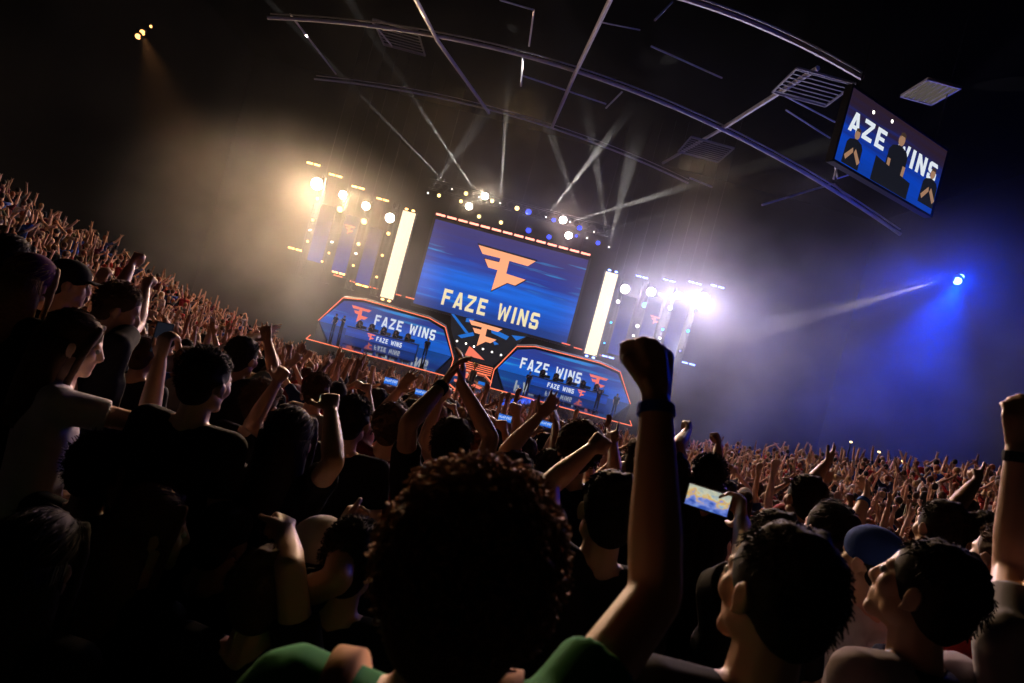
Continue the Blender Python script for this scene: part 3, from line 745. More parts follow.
for (p, q, D) in (((317.5, 199), (315.5, 209), 52.8), ((340, 210), (336, 224), 54.5), ((364, 222), (360, 236), 56.3), ((670.3, 308), (665, 319), 54.5), ((696, 311), (690.5, 321), 52.8), ((618, 302), (614, 312), 58)):
    spot(at(*p, D), at(*q, D - 1), (1, .92, .8), 2500 * KB, 14, .5, .03)
# floor lamps under the booths
fl = [((333, 353.5), (326, 342), 49.5, WARM, 'left'), ((348, 358), (349, 348), 49.3, WARM, 'left'), ((363.5, 363), (364, 354), 49.1, WARM, 'left'), ((388.5, 374), (392, 363), 48.8, WARM, 'left'), ((405, 377), (407, 366), 48.8, WARM, 'left')]
for i, (p, q, D, c, s) in enumerate(fl):
    s0 = at(*p, D); s0.z = max(s0.z, .35); lamp(s0, at(*q, D + 3), .085, 'white_dot', f'{NUM[i]} floor lamp from the left on the ground before left booth', 'floor lamp', 'floor lamps before the left booth', 'floor_light')
    spot(s0, at(*q, D - .5), c, 700 * KB, 18, .5, .03)
for i, (p, D) in enumerate((((482, 413.5), 48.6), ((488, 412.5), 48.6), ((494.5, 411), 48.6), ((501, 409.5), 48.6), ((507, 408.5), 48.6))):
    s0 = at(*p, D); s0.z = max(s0.z, .35); lamp(s0, at(545, 392, 54), .11, 'lens_cyan', f'{NUM[i]} cyan floor lamp from the left before right booth', 'floor lamp', 'cyan floor lamps before the right booth', 'floor_light')
    spot(s0, at(520 + i * 8, 395, 51), (.03, .16, 1.0), 1800 * KB, 14, .5, .03)
# side lamp pods in the roof
bp = at(957.5, 281, 34.0)
M['lens_star'] = emit('lens_star', (.25, .5, 1.0), 7)
lamp(bp, bp + V((-14, -20, -7)), .20, 'lens_star', 'blue star bright roof lamp beside the dark right wall, lower of its pair', 'roof lamp', 'blue roof lamps at the right', 'roof_light')
lamp(at(961, 277, 34.2), bp + V((-14, -20, -7)), .15, 'lens_star', 'blue roof lamp by the dark right wall, upper of its pair', 'roof lamp', 'blue roof lamps at the right', 'roof_light')
spot(bp + V((0, -.3, 0)), bp + V((-.6, 3, -10)), (.0, .045, 1.0), 34000, 82, .9, .1)
spot(bp + V((0, .3, .3)), bp + V((-6, 5, -1.5)), (.0, .04, 1.0), 11000, 95, 1.0, .1)
point(bp + V((-.3, -.6, -.2)), (0, .04, 1.0), 3400, .1)
spot(bp + V((-.7, .2, -.15)), at(850, 306, 40), (1, .84, .78), 120000, 6.5, .4, .03)
spot(bp + V((-.7, .2, .1)), at(850, 299, 38), (1, .84, .78), 80000, 3.0, .4, .03)
for i, (x, y) in enumerate(((138, 36.5), (142.5, 32.5), (151, 26.5))):
    p = at(x, y, 40 + i * .4); lamp(p, p + V((3, -8, -6)), (.17, .17, .09)[i], 'lens_amber', f'{("lower", "middle", "upper")[i]} amber roof lamp of the small pod in the dark far left roof', 'roof lamp', 'amber roof lamps at the left', 'roof_light')
spot(at(142, 33, 40), at(200, 200, 36), (1, .42, .14), 16000, 36, .8, .1)
# aisle lamps on the far stands
for i, (x, y, D) in enumerate(((851, 442, 30), (879, 452, 28), (883, 461, 28), (903, 461, 27))):
    p = at(x, y, D); root = empty('aisle_light', p, f'{NUM[i]} tiny warm aisle lamp from the left above the far right stand', 'aisle lamp', 'aisle lamps at the far right stand')
    b = Blob(); b.ell((0, 0, 0), (.07, .07, .05), n=10, m=6); obj('lens', b, M['lens_warm'], root); b = Blob(); b.frus((0, 0, -.05), (0, 0, -max(.3, p.z - floor_z(p.x, p.y))), .02, .03, 8); obj('post', b, M['black_metal'], root)

# ------------------------------------------------------------------ people
def axes(yaw):
    y = math.radians(yaw); return V((-math.sin(y), math.cos(y), 0)), V((math.cos(y), math.sin(y), 0))   # facing, right
def head_matrix(Hc, yaw, pitch=0, roll=0):
    return Matrix.Translation(Hc) @ Matrix.Rotation(math.radians(yaw), 4, 'Z') @ Matrix.Rotation(math.radians(pitch), 4, 'X') @ Matrix.Rotation(math.radians(roll), 4, 'Y')
FING = [(.040, .026, .021), (.045, .029, .023), (.042, .027, .022), (.034, .021, .018)]
CURL = {'fist': [(82, 98, 62)] * 4, 'open': [(4, 8, 6), (2, 6, 5), (3, 7, 5), (6, 8, 6)], 'relax': [(22, 30, 20), (28, 34, 22), (32, 36, 24), (36, 38, 26)],
        'horns': [(4, 6, 4), (80, 98, 60), (82, 98, 60), (6, 8, 5)], 'vee': [(2, 4, 3), (3, 5, 3), (80, 95, 60), (85, 95, 60)], 'grip': [(48, 58, 34), (52, 58, 36), (54, 58, 36), (56, 58, 36)],
        'point': [(4, 6, 4), (75, 95, 60), (78, 95, 60), (82, 95, 60)], 'cup': [(18, 24, 14)] * 4}
def hand(b, W, d, n, side, pose, k=1.0, fr=1.0):
    """W wrist, d finger direction, n palm normal, side +1 right hand / -1 left hand"""
    d = d.normalized(); n = (n - d * n.dot(d))
    n = n.normalized() if n.length > 1e-4 else d.orthogonal().normalized()
    t = d.cross(n).normalized() * side        # towards the thumb
    off = (.029, .010, -.010, -.028); rad = .0098 * k * fr
    spread = {'open': 9, 'vee': 8, 'horns': 5}.get(pose, 1.5)
    for i in range(4):
        K = W + d * (.088 - abs(i - 1.2) * .004) * k + t * off[i] * k
        b.cap(W + t * off[i] * .55 * k + d * .008, K, .0135 * k, .0125 * k, 8)
        a = 0.0; p = K; sp = math.radians(spread * (1.5 - i))
        dd = (d * math.cos(sp) + t * math.sin(sp)).normalized()
        for j in range(3):
            a += math.radians(CURL[pose][i][j]); q = p + (dd * math.cos(a) + n * math.sin(a)) * FING[i][j] * k
            b.cap(p, q, rad * (1 - .08 * j), rad * (.94 - .08 * j), 8); p = q
    b.cap(W + d * .02 * k, W + d * .07 * k, .021 * k, .018 * k, 8)
    T = W + d * .022 * k + t * .026 * k
    if pose in ('fist', 'horns', 'vee', 'point'):
        q = T + (t * .25 + d * .75 + n * .5).normalized() * .045 * k; b.cap(T, q, .014 * k, .0115 * k, 8)
        q2 = q + (-t * .85 + d * .15 + n * .35).normalized() * .034 * k; b.cap(q, q2, .0112 * k, .0095 * k, 8)
    else:
        q = T + (t * .75 + d * .6 + n * .25).normalized() * .045 * k; b.cap(T, q, .014 * k, .0115 * k, 8)
        q2 = q + (t * .35 + d * .85 + n * .25).normalized() * .034 * k; b.cap(q, q2, .0112 * k, .0095 * k, 8)
def head_blob(b, H, hero=False):
    R = H.to_3x3(); T = lambda x, y, z: H @ V((x, y, z))
    b.ell(T(0, -.012, .020), (.076, .096, .100), R, 18, 10)
    b.ell(T(0, .024, -.046), (.056, .060, .074), R, 16, 9)
    b.cap(T(-.012, .062, -.100), T(.012, .062, -.100), .022)
    b.ell(T(0, .052, -.066), (.036, .034, .040), R)
    b.cap(T(-.034, .070, .022), T(.034, .070, .022), .014)
    b.cap(T(0, .080, .012), T(0, .099, -.032), .0095, .0125); b.cap(T(0, .097, -.036), T(0, .082, -.046), .009)
    b.cap(T(-.012, .088, -.037), T(.012, .088, -.037), .0085)
    b.cap(T(-.018, .079, -.062), T(.018, .079, -.062), .0070); b.cap(T(-.015, .078, -.073), T(.015, .078, -.073), .0075)
    for s in (-1, 1):
        b.ell(T(s * .038, .050, -.022), (.030, .030, .034), R)
        b.ell(T(s * .048, .010, -.066), (.020, .038, .030), R)
        b.ell(T(s * .085, -.008, -.012), (.010, .020, .032), R @ Matrix.Rotation(s * -.25, 3, 'Z') @ Matrix.Rotation(-.15, 3, 'X'))
        if hero:
            b.path([T(s * .091, -.020, -.030), T(s * .096, -.026, -.005), T(s * .094, -.016, .016), T(s * .090, 0, .014)], .0045, 6)
            b.cap(T(s * .088, 0, -.036), T(s * .088, .001, -.040), .008)
def arm_default(S, f, r, s):
    e = S + V((0, 0, -.275)) + r * s * .05 - f * .02; w = e + V((0, 0, -.20)) + f * .13 - r * s * .02
    return e, w
def body_parts(Hc, yaw, gz, head, arms, sleeve='short', voxel=.009, k=1.0, broad=1.0, hero=False, lean=0.0, fr=1.0, palms=(None, None), sl=.55, hd=(None, None), hk=1.0, seat=False):
    """returns blobs for body, shirt, trousers, shoes; arms = (left, right), each None or (elbow, wrist, handpose) in world space"""
    f, r = axes(yaw); Z = V((0, 0, 1))
    body, shirt, pants, shoes = Blob(), Blob(), Blob(), [Blob(), Blob()]
    head_blob(body, head, hero)
    Nb = Hc - Z * .175 * k - f * (.03 + lean * .2)
    tot = Hc.z - gz; pz = gz + tot * .575
    if seat: pz = Nb.z - .50
    pel = V((Nb.x, Nb.y, pz)) - f * lean * .3
    body.cap(head @ V((0, -.02, -.06)), Nb, .056, .062)
    Sh = []
    for s, a in ((-1, arms[0]), (1, arms[1])):
        up = .0
        if a is not None and a[0].z > Nb.z - .05: up = 1.0
        Sh.append(Nb - Z * (.035 - .05 * up) + r * s * (.185 - .025 * up) * broad)
    ch = Nb - Z * .16
    for s, S in ((-1, Sh[0]), (1, Sh[1])):
        body.cap(ch + r * s * .082 * broad, pel + Z * .12 + r * s * .065, .098, .088)
        body.cap(pel + Z * .12 + r * s * .065, pel + r * s * .078, .09, .098)
        body.cap(Nb - Z * .02, S, .058, .060); body.cap(S, ch + r * s * .07, .062, .08)
        shirt.cap(ch + r * s * .082 * broad, pel + Z * .12 + r * s * .067, .113, .106)
        shirt.frus(pel + Z * .14 + r * s * .06, pel - Z * .06 + r * s * .062, .108, .116)
        shirt.cap(Nb - Z * .035, S, .064, .074); shirt.cap(S, ch + r * s * .07, .076, .093)
        # legs
        hip = pel + r * s * .088 - Z * .02; kn = V((hip.x, hip.y, gz + (pz - gz) * .53)) + r * s * .02 + f * .03; an = V((hip.x, hip.y, gz + .085)) + r * s * .035
        if seat: kn = hip + f * .42 + r * s * .06; an = V((kn.x, kn.y, gz + .085)) + f * .03
        body.cap(hip, kn, .084, .058); body.cap(kn, an, .055, .040); body.cap(an - Z * .035, an + f * .13 - Z * .05, .032, .028)
        pants.cap(hip, kn, .096, .074); pants.frus(kn + Z * .03, an + Z * .02, .074, .062)
        pants.cap(pel + r * s * .05, hip, .108, .1)
        sb = shoes[0 if s < 0 else 1]; sb.cap(an - Z * .045, an + f * .15 - Z * .047, .040, .036); sb.cap(an, an - Z * .04, .045, .044)
        a = arms[0] if s < 0 else arms[1]
        if a is None:
            e, w = arm_default(S, f, r, s); pose = 'relax'
        else: e, w, pose = a
        body.cap(S, e, .050 * broad, .041); m = e.lerp(w, .3)
        body.cap(e, m, .041, .043); body.cap(m, w, .043, .0275)
        d = (w - e).normalized()
        pn = palms[0 if s < 0 else 1]
        if pn is None:
            pn = -r * s * .5 + f * .8 if a is not None else -r * s
        hh = hd[0 if s < 0 else 1]
        hand(body, w + d * .006, V(hh) if hh is not None else d, pn, s, pose, hk, fr)
        if sleeve == 'short':
            q = S.lerp(e, .62 if a is None or e.z < S.z - .05 else sl); shirt.frus(S, q, .070 * broad, .066 * broad)
        else:
            shirt.cap(S, e, .066, .056); shirt.frus(e, e.lerp(w, .93), .056, .044); shirt.cap(e, e.lerp(w, .1), .056, .055)
    return body, shirt, pants, shoes, Nb, Sh, pel
# hair shapes in the head's own axes, shared by everyone with that cut
HAIR = {}
def hair_shapes():
    def mk(name, fn, voxel=.011, it=2):
        b = Blob(); fn(b); o = link('hair_' + name, b.mesh('hair_' + name), M['hair']); soft(o, voxel, it); HAIR[name] = o
    R1 = random.Random(3)
    def dome(b, g=.012, low=-.02):
        b.ell((0, -.022, .032), (.076 + g, .090 + g, .094 + g), None, 18, 10)
        b.ell((0, -.055, -.01), (.066 + g * .8, .058 + g, .075 + g), None, 16, 9)
    def short(b):
        dome(b)
        for i in range(60):
            t, u = R1.uniform(0, 6.28), R1.uniform(.1, 1); c = V((.078 * math.cos(t) * math.sqrt(1 - u * u * .9), -.03 + .09 * math.sin(t) * math.sqrt(1 - u * u * .9), .04 + .09 * u))
            b.cap(c, c + V((R1.uniform(-.01, .01), R1.uniform(-.012, .012), .012)), .012, .007, 6)
    def tuft(b):
        dome(b, .014)
        for i in range(90):
            x, y = R1.uniform(-.07, .07), R1.uniform(-.10, .075); z = .125 - (x * x) * 7 - (y + .02) ** 2 * 4
            b.cap((x, y, z - .02), (x * 1.1, y + .018, z + R1.uniform(.01, .035)), .015, .007, 6)
    def curly(b):
        dome(b, .012)
        for i in range(230):
            t = R1.uniform(0, 6.28); u = R1.uniform(-.35, 1); q = math.sqrt(1 - u * u)
            n = V((math.cos(t) * q, math.sin(t) * q, u))
            if n.y > .55 and u < .35: continue
            c = V((n.x * .094, -.022 + n.y * .108, .034 + n.z * .110)); b.ell(c + n * R1.uniform(0, .016), (.016, .016, .016), None, 8, 5)
    def longh(b):
        dome(b, .014)
        for i in range(26):
            a = math.pi * (1.0 + i / 25.0); x, y = .084 * math.cos(a), -.03 + .098 * math.sin(a)
            pts = [V((x * .8, y * .8, .05)), V((x, y, -.04)), V((x * 1.12, y * 1.02 - .005, -.15)), V((x * 1.05, y * .98 - .01, -.26)), V((x * .95, y * .95, -.33 - .03 * math.sin(i * 2.1)))]
            for p, q in zip(pts, pts[1:]): b.cap(p, q, .022, .020, 8)
        for s in (-1, 1):
            pts = [V((s * .05, .06, .09)), V((s * .082, .045, .02)), V((s * .088, .03, -.07)), V((s * .085, .02, -.20))]
            for p, q in zip(pts, pts[1:]): b.cap(p, q, .016, .016, 8)
    def bun(b):
        dome(b, .010); b.ell((0, -.115, .075), (.042, .042, .042), None, 12, 8); b.cap((0, -.08, .06), (0, -.11, .075), .03, .03)
    def crop(b):
        b.ell((0, -.020, .032), (.082, .097, .098), None, 18, 10); b.ell((0, -.052, -.025), (.070, .060, .072), None, 16, 9)
        for i in range(130):
            t, u = R1.uniform(0, 6.28), R1.uniform(-.25, 1); q = math.sqrt(1 - u * u); n = V((math.cos(t) * q, math.sin(t) * q, u))
            if n.y > .5 and u < .35: continue
            c = V((n.x * .080, -.022 + n.y * .094, .032 + n.z * .096)); b.cap(c, c + n * .010 + V((0, .004, 0)), .010, .006, 5)
    mk('plain', lambda b: (b.ell((0, -.020, .030), (.080, .095, .096), None, 18, 10), b.ell((0, -.055, -.022), (.068, .058, .070), None, 16, 9))); mk('short', short); mk('tuft', tuft); mk('curly', curly); mk('long', longh); mk('bun', bun); mk('crop', crop)
    def cap_hat(b):
        b.ell((0, -.014, .052), (.092, .110, .088), None, 20, 10); b.frus((0, -.014, .020), (0, -.014, .055), .094, .094, 20)
    def brim(b):
        for i in range(9):
            a = math.radians(30 + i * 15); b.cap((.05 * math.cos(a), .06 + .03 * math.sin(a), .036), (.082 * math.cos(a), .055 + .125 * math.sin(a), .026), .009, .007, 6)
    mk('cap_dome', cap_hat, .010, 3); mk('cap_brim', brim, .008, 2)
    def beanie(b): b.ell((0, -.018, .045), (.092, .110, .105), None, 20, 10); b.ell((0, -.016, .02), (.096, .114, .05), None, 20, 8)
    mk('beanie', beanie, .011, 3)
hair_shapes(); bake()
def strands(style, me):
    R3 = random.Random(hash(len(style)) + 17); b = Blob()
    n = {'crop': 1100, 'short': 2000, 'tuft': 2400, 'curly': 700, 'long': 420, 'bun': 420}[style]
    for i in range(n):
        t = R3.uniform(0, 6.283); u = R3.uniform(-.55, 1); q = math.sqrt(1 - u * u); nn = V((math.cos(t) * q, math.sin(t) * q, u))
        if nn.y > .45 and u < .45: continue
        if abs(nn.x) > .5 and u < .2 and nn.y > -.4: continue
        p0 = V((nn.x * .086, -.024 + nn.y * .099, .031 + nn.z * .102)); jit = V((R3.uniform(-1, 1), R3.uniform(-1, 1), R3.uniform(-1, 1)))
        if style == 'crop': d = (nn + jit * .5 + V((0, .3, -.2))).normalized(); pts = [p0 + d * .016 * k / 2 for k in range(3)]; r = .0016
        elif style == 'short': d = (nn * .7 + jit * .7 + V((0, .4, 0))).normalized(); L = R3.uniform(.012, .024); pts = [p0 + d * L * k / 3 + V((0, 0, -.004)) * k * k / 3 for k in range(4)]; r = .0013
        elif style == 'tuft': d = (nn * .8 + jit * .7 + V((0, .2, .5 * max(0, u)))).normalized(); L = R3.uniform(.012, .030); pts = [p0 + d * L * k / 3 + jit * .0035 * k for k in range(4)]; r = .0013
        elif style == 'curly':
            a = nn.orthogonal().normalized(); a.rotate(Quaternion(nn, R3.uniform(0, 6.28))); c2 = nn.cross(a); rr = R3.uniform(.008, .013); L = R3.uniform(.015, .035)
            pts = [p0 + nn * (.008 + L * k / 7) + (a * math.cos(k * .9) + c2 * math.sin(k * .9)) * rr for k in range(8)]; r = .0022
        else:
            tang = (V((0, -1, -.6 if style == 'long' else .5)) - nn * nn.dot(V((0, -1, -.6 if style == 'long' else .5)))).normalized()
            pts = [p0 + nn * .008 + tang * .02 * k - nn * .0015 * k * k + jit * .003 * k for k in range(4)]; r = .0016
        b.path(pts, r, 3)
    if style == 'long':
        for i in range(260):
            a = math.pi * R3.uniform(.98, 2.02); x, y = .094 * math.cos(a), -.03 + .112 * math.sin(a); w = R3.uniform(0, 6)
            b.path([V((x * (1 + .10 * k / 6) + .006 * math.sin(w + k), y * 1.03 + .006 * math.cos(w + k), .03 - .062 * k)) for k in range(7)], .0022, 3)
    import bmesh
    bm = bmesh.new(); bm.from_mesh(me); m2 = b.mesh('s'); bm.from_mesh(m2); bm.to_mesh(me); bm.free(); bpy.data.meshes.remove(m2)
    me.polygons.foreach_set('use_smooth', [True] * len(me.polygons)); return me
for k_, o_ in list(HAIR.items()):
    HAIR[k_] = strands(k_, o_.data) if k_ in ('crop', 'short', 'tuft', 'curly', 'long', 'bun') else o_.data; bpy.data.objects.remove(o_)
HAIRC = {'black': (.018, .014, .012), 'brown': (.075, .04, .02), 'fair': (.28, .17, .08), 'red': (.22, .07, .03)}
SKIN = [(.55, .33, .23), (.48, .28, .18), (.36, .20, .12), (.22, .12, .07), (.60, .38, .27)]
SHIRT = {'black': (.012, .012, .014), 'white': (.62, .6, .6), 'grey': (.20, .20, .21), 'navy': (.02, .03, .09), 'red': (.35, .03, .03), 'green': (.02, .20, .05), 'maroon': (.13, .02, .03), 'blue': (.03, .08, .35), 'olive': (.10, .10, .04), 'tan': (.35, .25, .15)}
def add_hair(parent, style, colour, H, cap=None, brim_back=False):
    def kid(nm, me, col, m, mtx):
        o = bpy.data.objects.new(nm, me); COL.objects.link(o); o.parent = parent; o.matrix_local = mtx; o.color = (*col, 1)
        o.material_slots[0].link = 'OBJECT'; o.material_slots[0].material = m
        return o
    if style: kid('hair', HAIR[style], HAIRC[colour], M['hair'], H)
    if cap:
        c = SHIRT[cap]
        if style == 'beanie': pass
        B = H @ Matrix.Rotation(math.pi, 4, 'Z') @ Matrix.Translation((0, .03, 0)) if brim_back else H
        hat = kid('cap', HAIR['cap_dome'], c, M['fabric'], H)
        br = bpy.data.objects.new('brim', HAIR['cap_brim']); COL.objects.link(br); br.parent = hat; br.matrix_local = H.inverted() @ B; br.color = (*c, 1)
        br.material_slots[0].link = 'OBJECT'; br.material_slots[0].material = M['fabric']
def eyes(parent, H):
    for s in (-1, 1):
        b = Blob(); c = H @ V((s * .031, .0765, .002)); b.ell(c, (.0115, .0115, .0115), H.to_3x3(), 10, 8)
        o = obj('eye', b, M['eye'], parent, smooth=True)
M['eye'] = mat('eye', (.55, .52, .5), .2, spec=.5)
HERO = []
def person(label, headpx, D, yaw=0, hyaw=None, pitch=0, roll=0, hair='short', hc='black', cap=None, back=False, shirt='black', skin=1, L=None, R=None, sleeve='short', voxel=.008, broad=1.0, hero=False, group=None, size=1.0, lean=0.0, pants=(.02, .022, .03), shirtcol=None, fr=1.0, palms=(None, None), beard=False, sl=.55, hd=(None, None), hk=1.0, Lu=.29, Lf=.255):
    Hc = at(*headpx, D); f, r = axes(yaw)
    gz = floor_z(Hc.x, Hc.y)
    H = head_matrix(Hc, yaw if hyaw is None else hyaw, pitch, roll) @ Matrix.Scale(size, 4)
    Nb = Hc - V((0, 0, .175)) - f * .03
    arms = []
    for s, a in ((-1, L), (1, R)):
        if a is None: arms.append(None); continue
        S = Nb + V((0, 0, .015)) + r * s * .16 * broad
        e = reach(*a[0], S, Lu, a[3] if len(a) > 3 else True); w = reach(*a[1], e, Lf, a[4] if len(a) > 4 else True)
        if (e - S).length > .40: e = S + (e - S).normalized() * .40
        if (w - e).length > .34: w = e + (w - e).normalized() * .34
        arms.append((e, w, a[2]))
    b, sh, pa, so, Nb2, Sh, pel = body_parts(Hc, yaw, gz, H, arms, sleeve, voxel, 1.0, broad, hero, lean, fr, palms, sl, hd, hk)
    org = V((pel.x, pel.y, gz))
    root = link('person', b.mesh('person', org), M['skin'], None, org, color=SKIN[skin]); soft(root, voxel, 6 if hero else 3)
    tag(root, label, 'person', group)
    sc = shirtcol or SHIRT[shirt]
    s_ = link('shirt', sh.mesh('shirt', org), M['fabric'], root, color=sc); soft(s_, voxel * 1.3, 7)
    p_ = link('trousers', pa.mesh('trousers', org), M['fabric'], root, color=pants); soft(p_, .014, 3)
    for q in so:
        o_ = link('shoe', q.mesh('shoe', org), M['fabric'], root, color=(.03, .03, .03)); soft(o_, .014, 2)
    Hl = Matrix.Translation(-org) @ H
    add_hair(root, hair, hc, Hl, cap, back)
    if hero: eyes(root, Hl)
    if beard:
        bb = Blob(); T = lambda x, y, z: Hl @ V((x, y, z))
        for s in (-1, 1): bb.path([T(s * .062, .0, -.03), T(s * .060, .012, -.07), T(s * .045, .05, -.105), T(0, .078, -.118)], .013, 6)
        bb.cap(T(-.02, .076, -.115), T(.02, .076, -.115), .017)
        q = link('beard', bb.mesh('beard'), M['hair'], root, color=HAIRC[hc]); soft(q, .007, 2)
    HERO.append((org.x, org.y, Hc))
    return dict(root=root, org=org, arms=arms, Hc=Hc, H=H, Nb=Nb2, Sh=Sh, f=f, r=r)
def band(who, side, col, label, fr=.95, rad=.034, wid=.02):
    e, w, _ = who['arms'][side]; d = (w - e).normalized(); c = e.lerp(w, fr) - who['org']
    b = Blob(); b.frus(c - d * wid, c + d * wid, rad, rad * .95, 16)
    o = obj('wristband', b, M['fabric'], who['root'], color=col); o['label'] = label
def phone(p, face, up, label, m='phone_glass', w=.15, h=.072):
    """screen looks along face; long side lies across"""
    face = face.normalized(); z = (up - face * up.dot(face)).normalized(); x = z.cross(face) * -1
    R = Matrix((x, face, z)).transposed().to_4x4()
    root = empty('phone', p, label, 'phone', None); root.matrix_world = Matrix.Translation(p) @ R
    b = Blob(); b.box((0, 0, 0), (w / 2, .004, h / 2)); o = obj('case', b, M['black_metal'], root)
    bv = o.modifiers.new('b', 'BEVEL'); bv.width = .003; bv.segments = 2
    b = Blob(); b.box((0, .0046, 0), (w / 2 - .004, .0008, h / 2 - .004)); obj('display', b, M[m], root)
    b = Blob(); b.box((-w / 2 + .02, -.005, h / 2 - .018), (.012, .0018, .012)); obj('camera_bump', b, M['black_metal'], root)
    return root
UPV = V((SA, 0, CA)) * 0 + V((0, 0, 1))
def held_phone(px, py, D, label, m='phone_glass', w=.15, h=.072, upright=False):
    p = at(px, py, D); return phone(p, CAM - p, V((1, 0, .1)) if upright else V((0, 0, 1)), label, m, w, h)

# --- the man in green with his fist up, right in front of the camera
P1 = person('man in green shirt seen from behind, curly dark hair, raised fist, closest to us', (468, 575), .80, yaw=-4, hair=None, shirt='green', skin=1, R=((655, 596), (656, 404), 'fist', True, True), L=None, sl=.46, Lu=.27, Lf=.30, hk=1.14,
            voxel=.006, broad=.92, hero=True, palms=(None, V((-.55, .8, .25))))
def big_curls(who):
    R2 = random.Random(5); H = Matrix.Translation(-who['org']) @ who['H']; b = Blob()
    b.ell(H @ V((0, -.022, .030)), (.096, .108, .108), H.to_3x3(), 24, 14); b.ell(H @ V((0, -.06, -.03)), (.088, .07, .09), H.to_3x3(), 20, 12)
    o = link('hair', b.mesh('hair'), M['hair'], who['root'], color=(.12, .06, .03)); soft(o, .009, 2)
    c = Blob()
    for i in range(1500):
        t = R2.uniform(0, 6.283); u = R2.uniform(-.75, 1); q = math.sqrt(1 - u * u)
        n = V((math.cos(t) * q, math.sin(t) * q, u))
        if n.y > .6 and u < .3: continue
        p = V((n.x * .098, -.024 + n.y * .110, .028 + n.z * .110)); 
        a = n.orthogonal().normalized(); a.rotate(Quaternion(n, R2.uniform(0, 6.28))); c2 = n.cross(a); rr = R2.uniform(.007, .013); lift = R2.uniform(.012, .030)
        pts = []
        for j in range(9):
            ph = j / 8 * R2.uniform(5.0, 8.0); pts.append(H @ (p + n * (lift * j / 8) + (a * math.cos(ph) + c2 * math.sin(ph)) * rr * (1 - .3 * j / 8)))
        c.path(pts, .0022, 4)
    k = link('curls', c.mesh('curls'), M['hair'], o, color=(.26, .13, .06), smooth=True); k['kind'] = 'stuff'
big_curls(P1)
band(P1, 1, (.02, .05, .4), 'blue cloth wristband', .965, .0325, .009)
def tan_band(who):
    for s, S in ((-1, who['Sh'][0]), (1, who['Sh'][1])):
        o = who['org']; Nb = who['Nb']; b = Blob()
        p = Nb.lerp(S, .62) - o; d = (S - Nb).normalized(); b.frus(p - d * .016 - V((0, 0, .002)), p + d * .016 - V((0, 0, .002)), .0755, .0775, 24)
        k = obj('shoulder_stripe', b, M['fabric'], who['root'], smooth=True, color=(.45, .25, .12)); k['label'] = 'tan shoulder stripe'
    b = Blob(); c = who['Nb'] - who['org'] + V((0, 0, .005)); pts = [c + V((.072 * math.cos(a), .068 * math.sin(a), .012 * math.sin(a) * -1)) for a in np.linspace(0, 6.283, 25)]
    b.path(pts, .013, 8); obj('collar', b, M['fabric'], who['root'], smooth=True, color=(.02, .20, .05))
tan_band(P1)
# --- right foreground
P2 = person('man in black shirt with tousled hair, face turned left, beside the raised forearm', (772, 592), 1.10, yaw=10, hyaw=27, pitch=2, size=.95, hair='short', hc='black', shirt='black', skin=1, voxel=.006, hero=True)
P3 = person('long faced man in pale shirt with black collar, looking up to the left', (920, 590), 1.5, yaw=25, hyaw=44, pitch=14, hair='short', hc='black', shirt='grey', skin=1, voxel=.006, hero=True, shirtcol=(.45, .4, .42))
b = Blob(); c_ = P3['Nb'] - P3['org']; b.path([c_ + V((.075 * math.cos(a), .07 * math.sin(a), 0)) for a in np.linspace(0, 6.283, 25)], .018, 8); o_ = obj('collar', b, M['fabric'], P3['root'], smooth=True, color=(.01, .01, .012)); o_['label'] = 'black collar'
P4 = person('person in blue backward cap and white shirt before the long faced man', (868, 562), 2.3, yaw=25, hyaw=30, hair='plain', cap='blue', back=True, shirt='white', skin=4)
P5 = person('person in grey top at the right edge with one bare arm straight up', (1075, 585), 1.5, yaw=5, hair='short', shirt='grey', skin=1, L=((1010, 572), (1017, 448), 'relax', True, True), voxel=.007, shirtcol=(.30, .29, .31))
band(P5, 0, (.02, .02, .02), 'black wristband', .93, .033, .014)
P27 = person('person hidden behind the tousled head, holding a landscape phone up', (768, 548), 2.1, yaw=12, hair='short', shirt='black', skin=1, L=((748, 575), (742, 522), 'grip', False, True), palms=(V((-1, 0, 0)), None))
held_phone(708, 500, 2.12, 'landscape phone with bright stage picture, held up beside the raised forearm', 'phone_glass', .148, .078)
# --- left foreground
P6 = person('woman with long brown hair in white t-shirt holding a phone up at left', (77, 345), 2.55, yaw=-50, hyaw=-62, pitch=-6, hair='long', hc='brown', shirt='white', skin=4, hero=True, voxel=.007,
            R=((146, 425), (160, 360), 'grip', True, True))
held_phone(162, 338, 2.75, 'dark phone held up by the long haired woman in white', 'dark_picture', .07, .14)
P7 = person('man in black cap and dark shirt facing right, high on the left stand', (70, 284), 3.5, yaw=-35, hyaw=-55, hair='plain', cap='black', shirt='black', skin=4, hero=True, R=((88, 340), (98, 292), 'relax', True, True))
P8 = person('man with slicked hair looking down, both fists up, behind the open hand', (120, 310), 3.1, yaw=-40, hyaw=-60, pitch=-12, hair='crop', hc='brown', shirt='black', skin=1, hero=True,
            L=((112, 302), (130, 268), 'fist', True, True), R=((136, 325), (145, 290), 'fist', True, True))
P7b = person('person in striped dark shirt reaching an open hand past the white t-shirt', (52, 392), 3.0, yaw=-30, hair='short', shirt='navy', skin=1, R=((86, 374), (112, 344), 'open', True, True))
band(P7b, 1, (.01, .01, .01), 'dark wristwatch', .95, .034, .014)
P10b = person('person in purple beanie with fair hair, left of the black capped man', (33, 284), 3.0, yaw=-20, hair='long', hc='fair', shirt='black', skin=4)
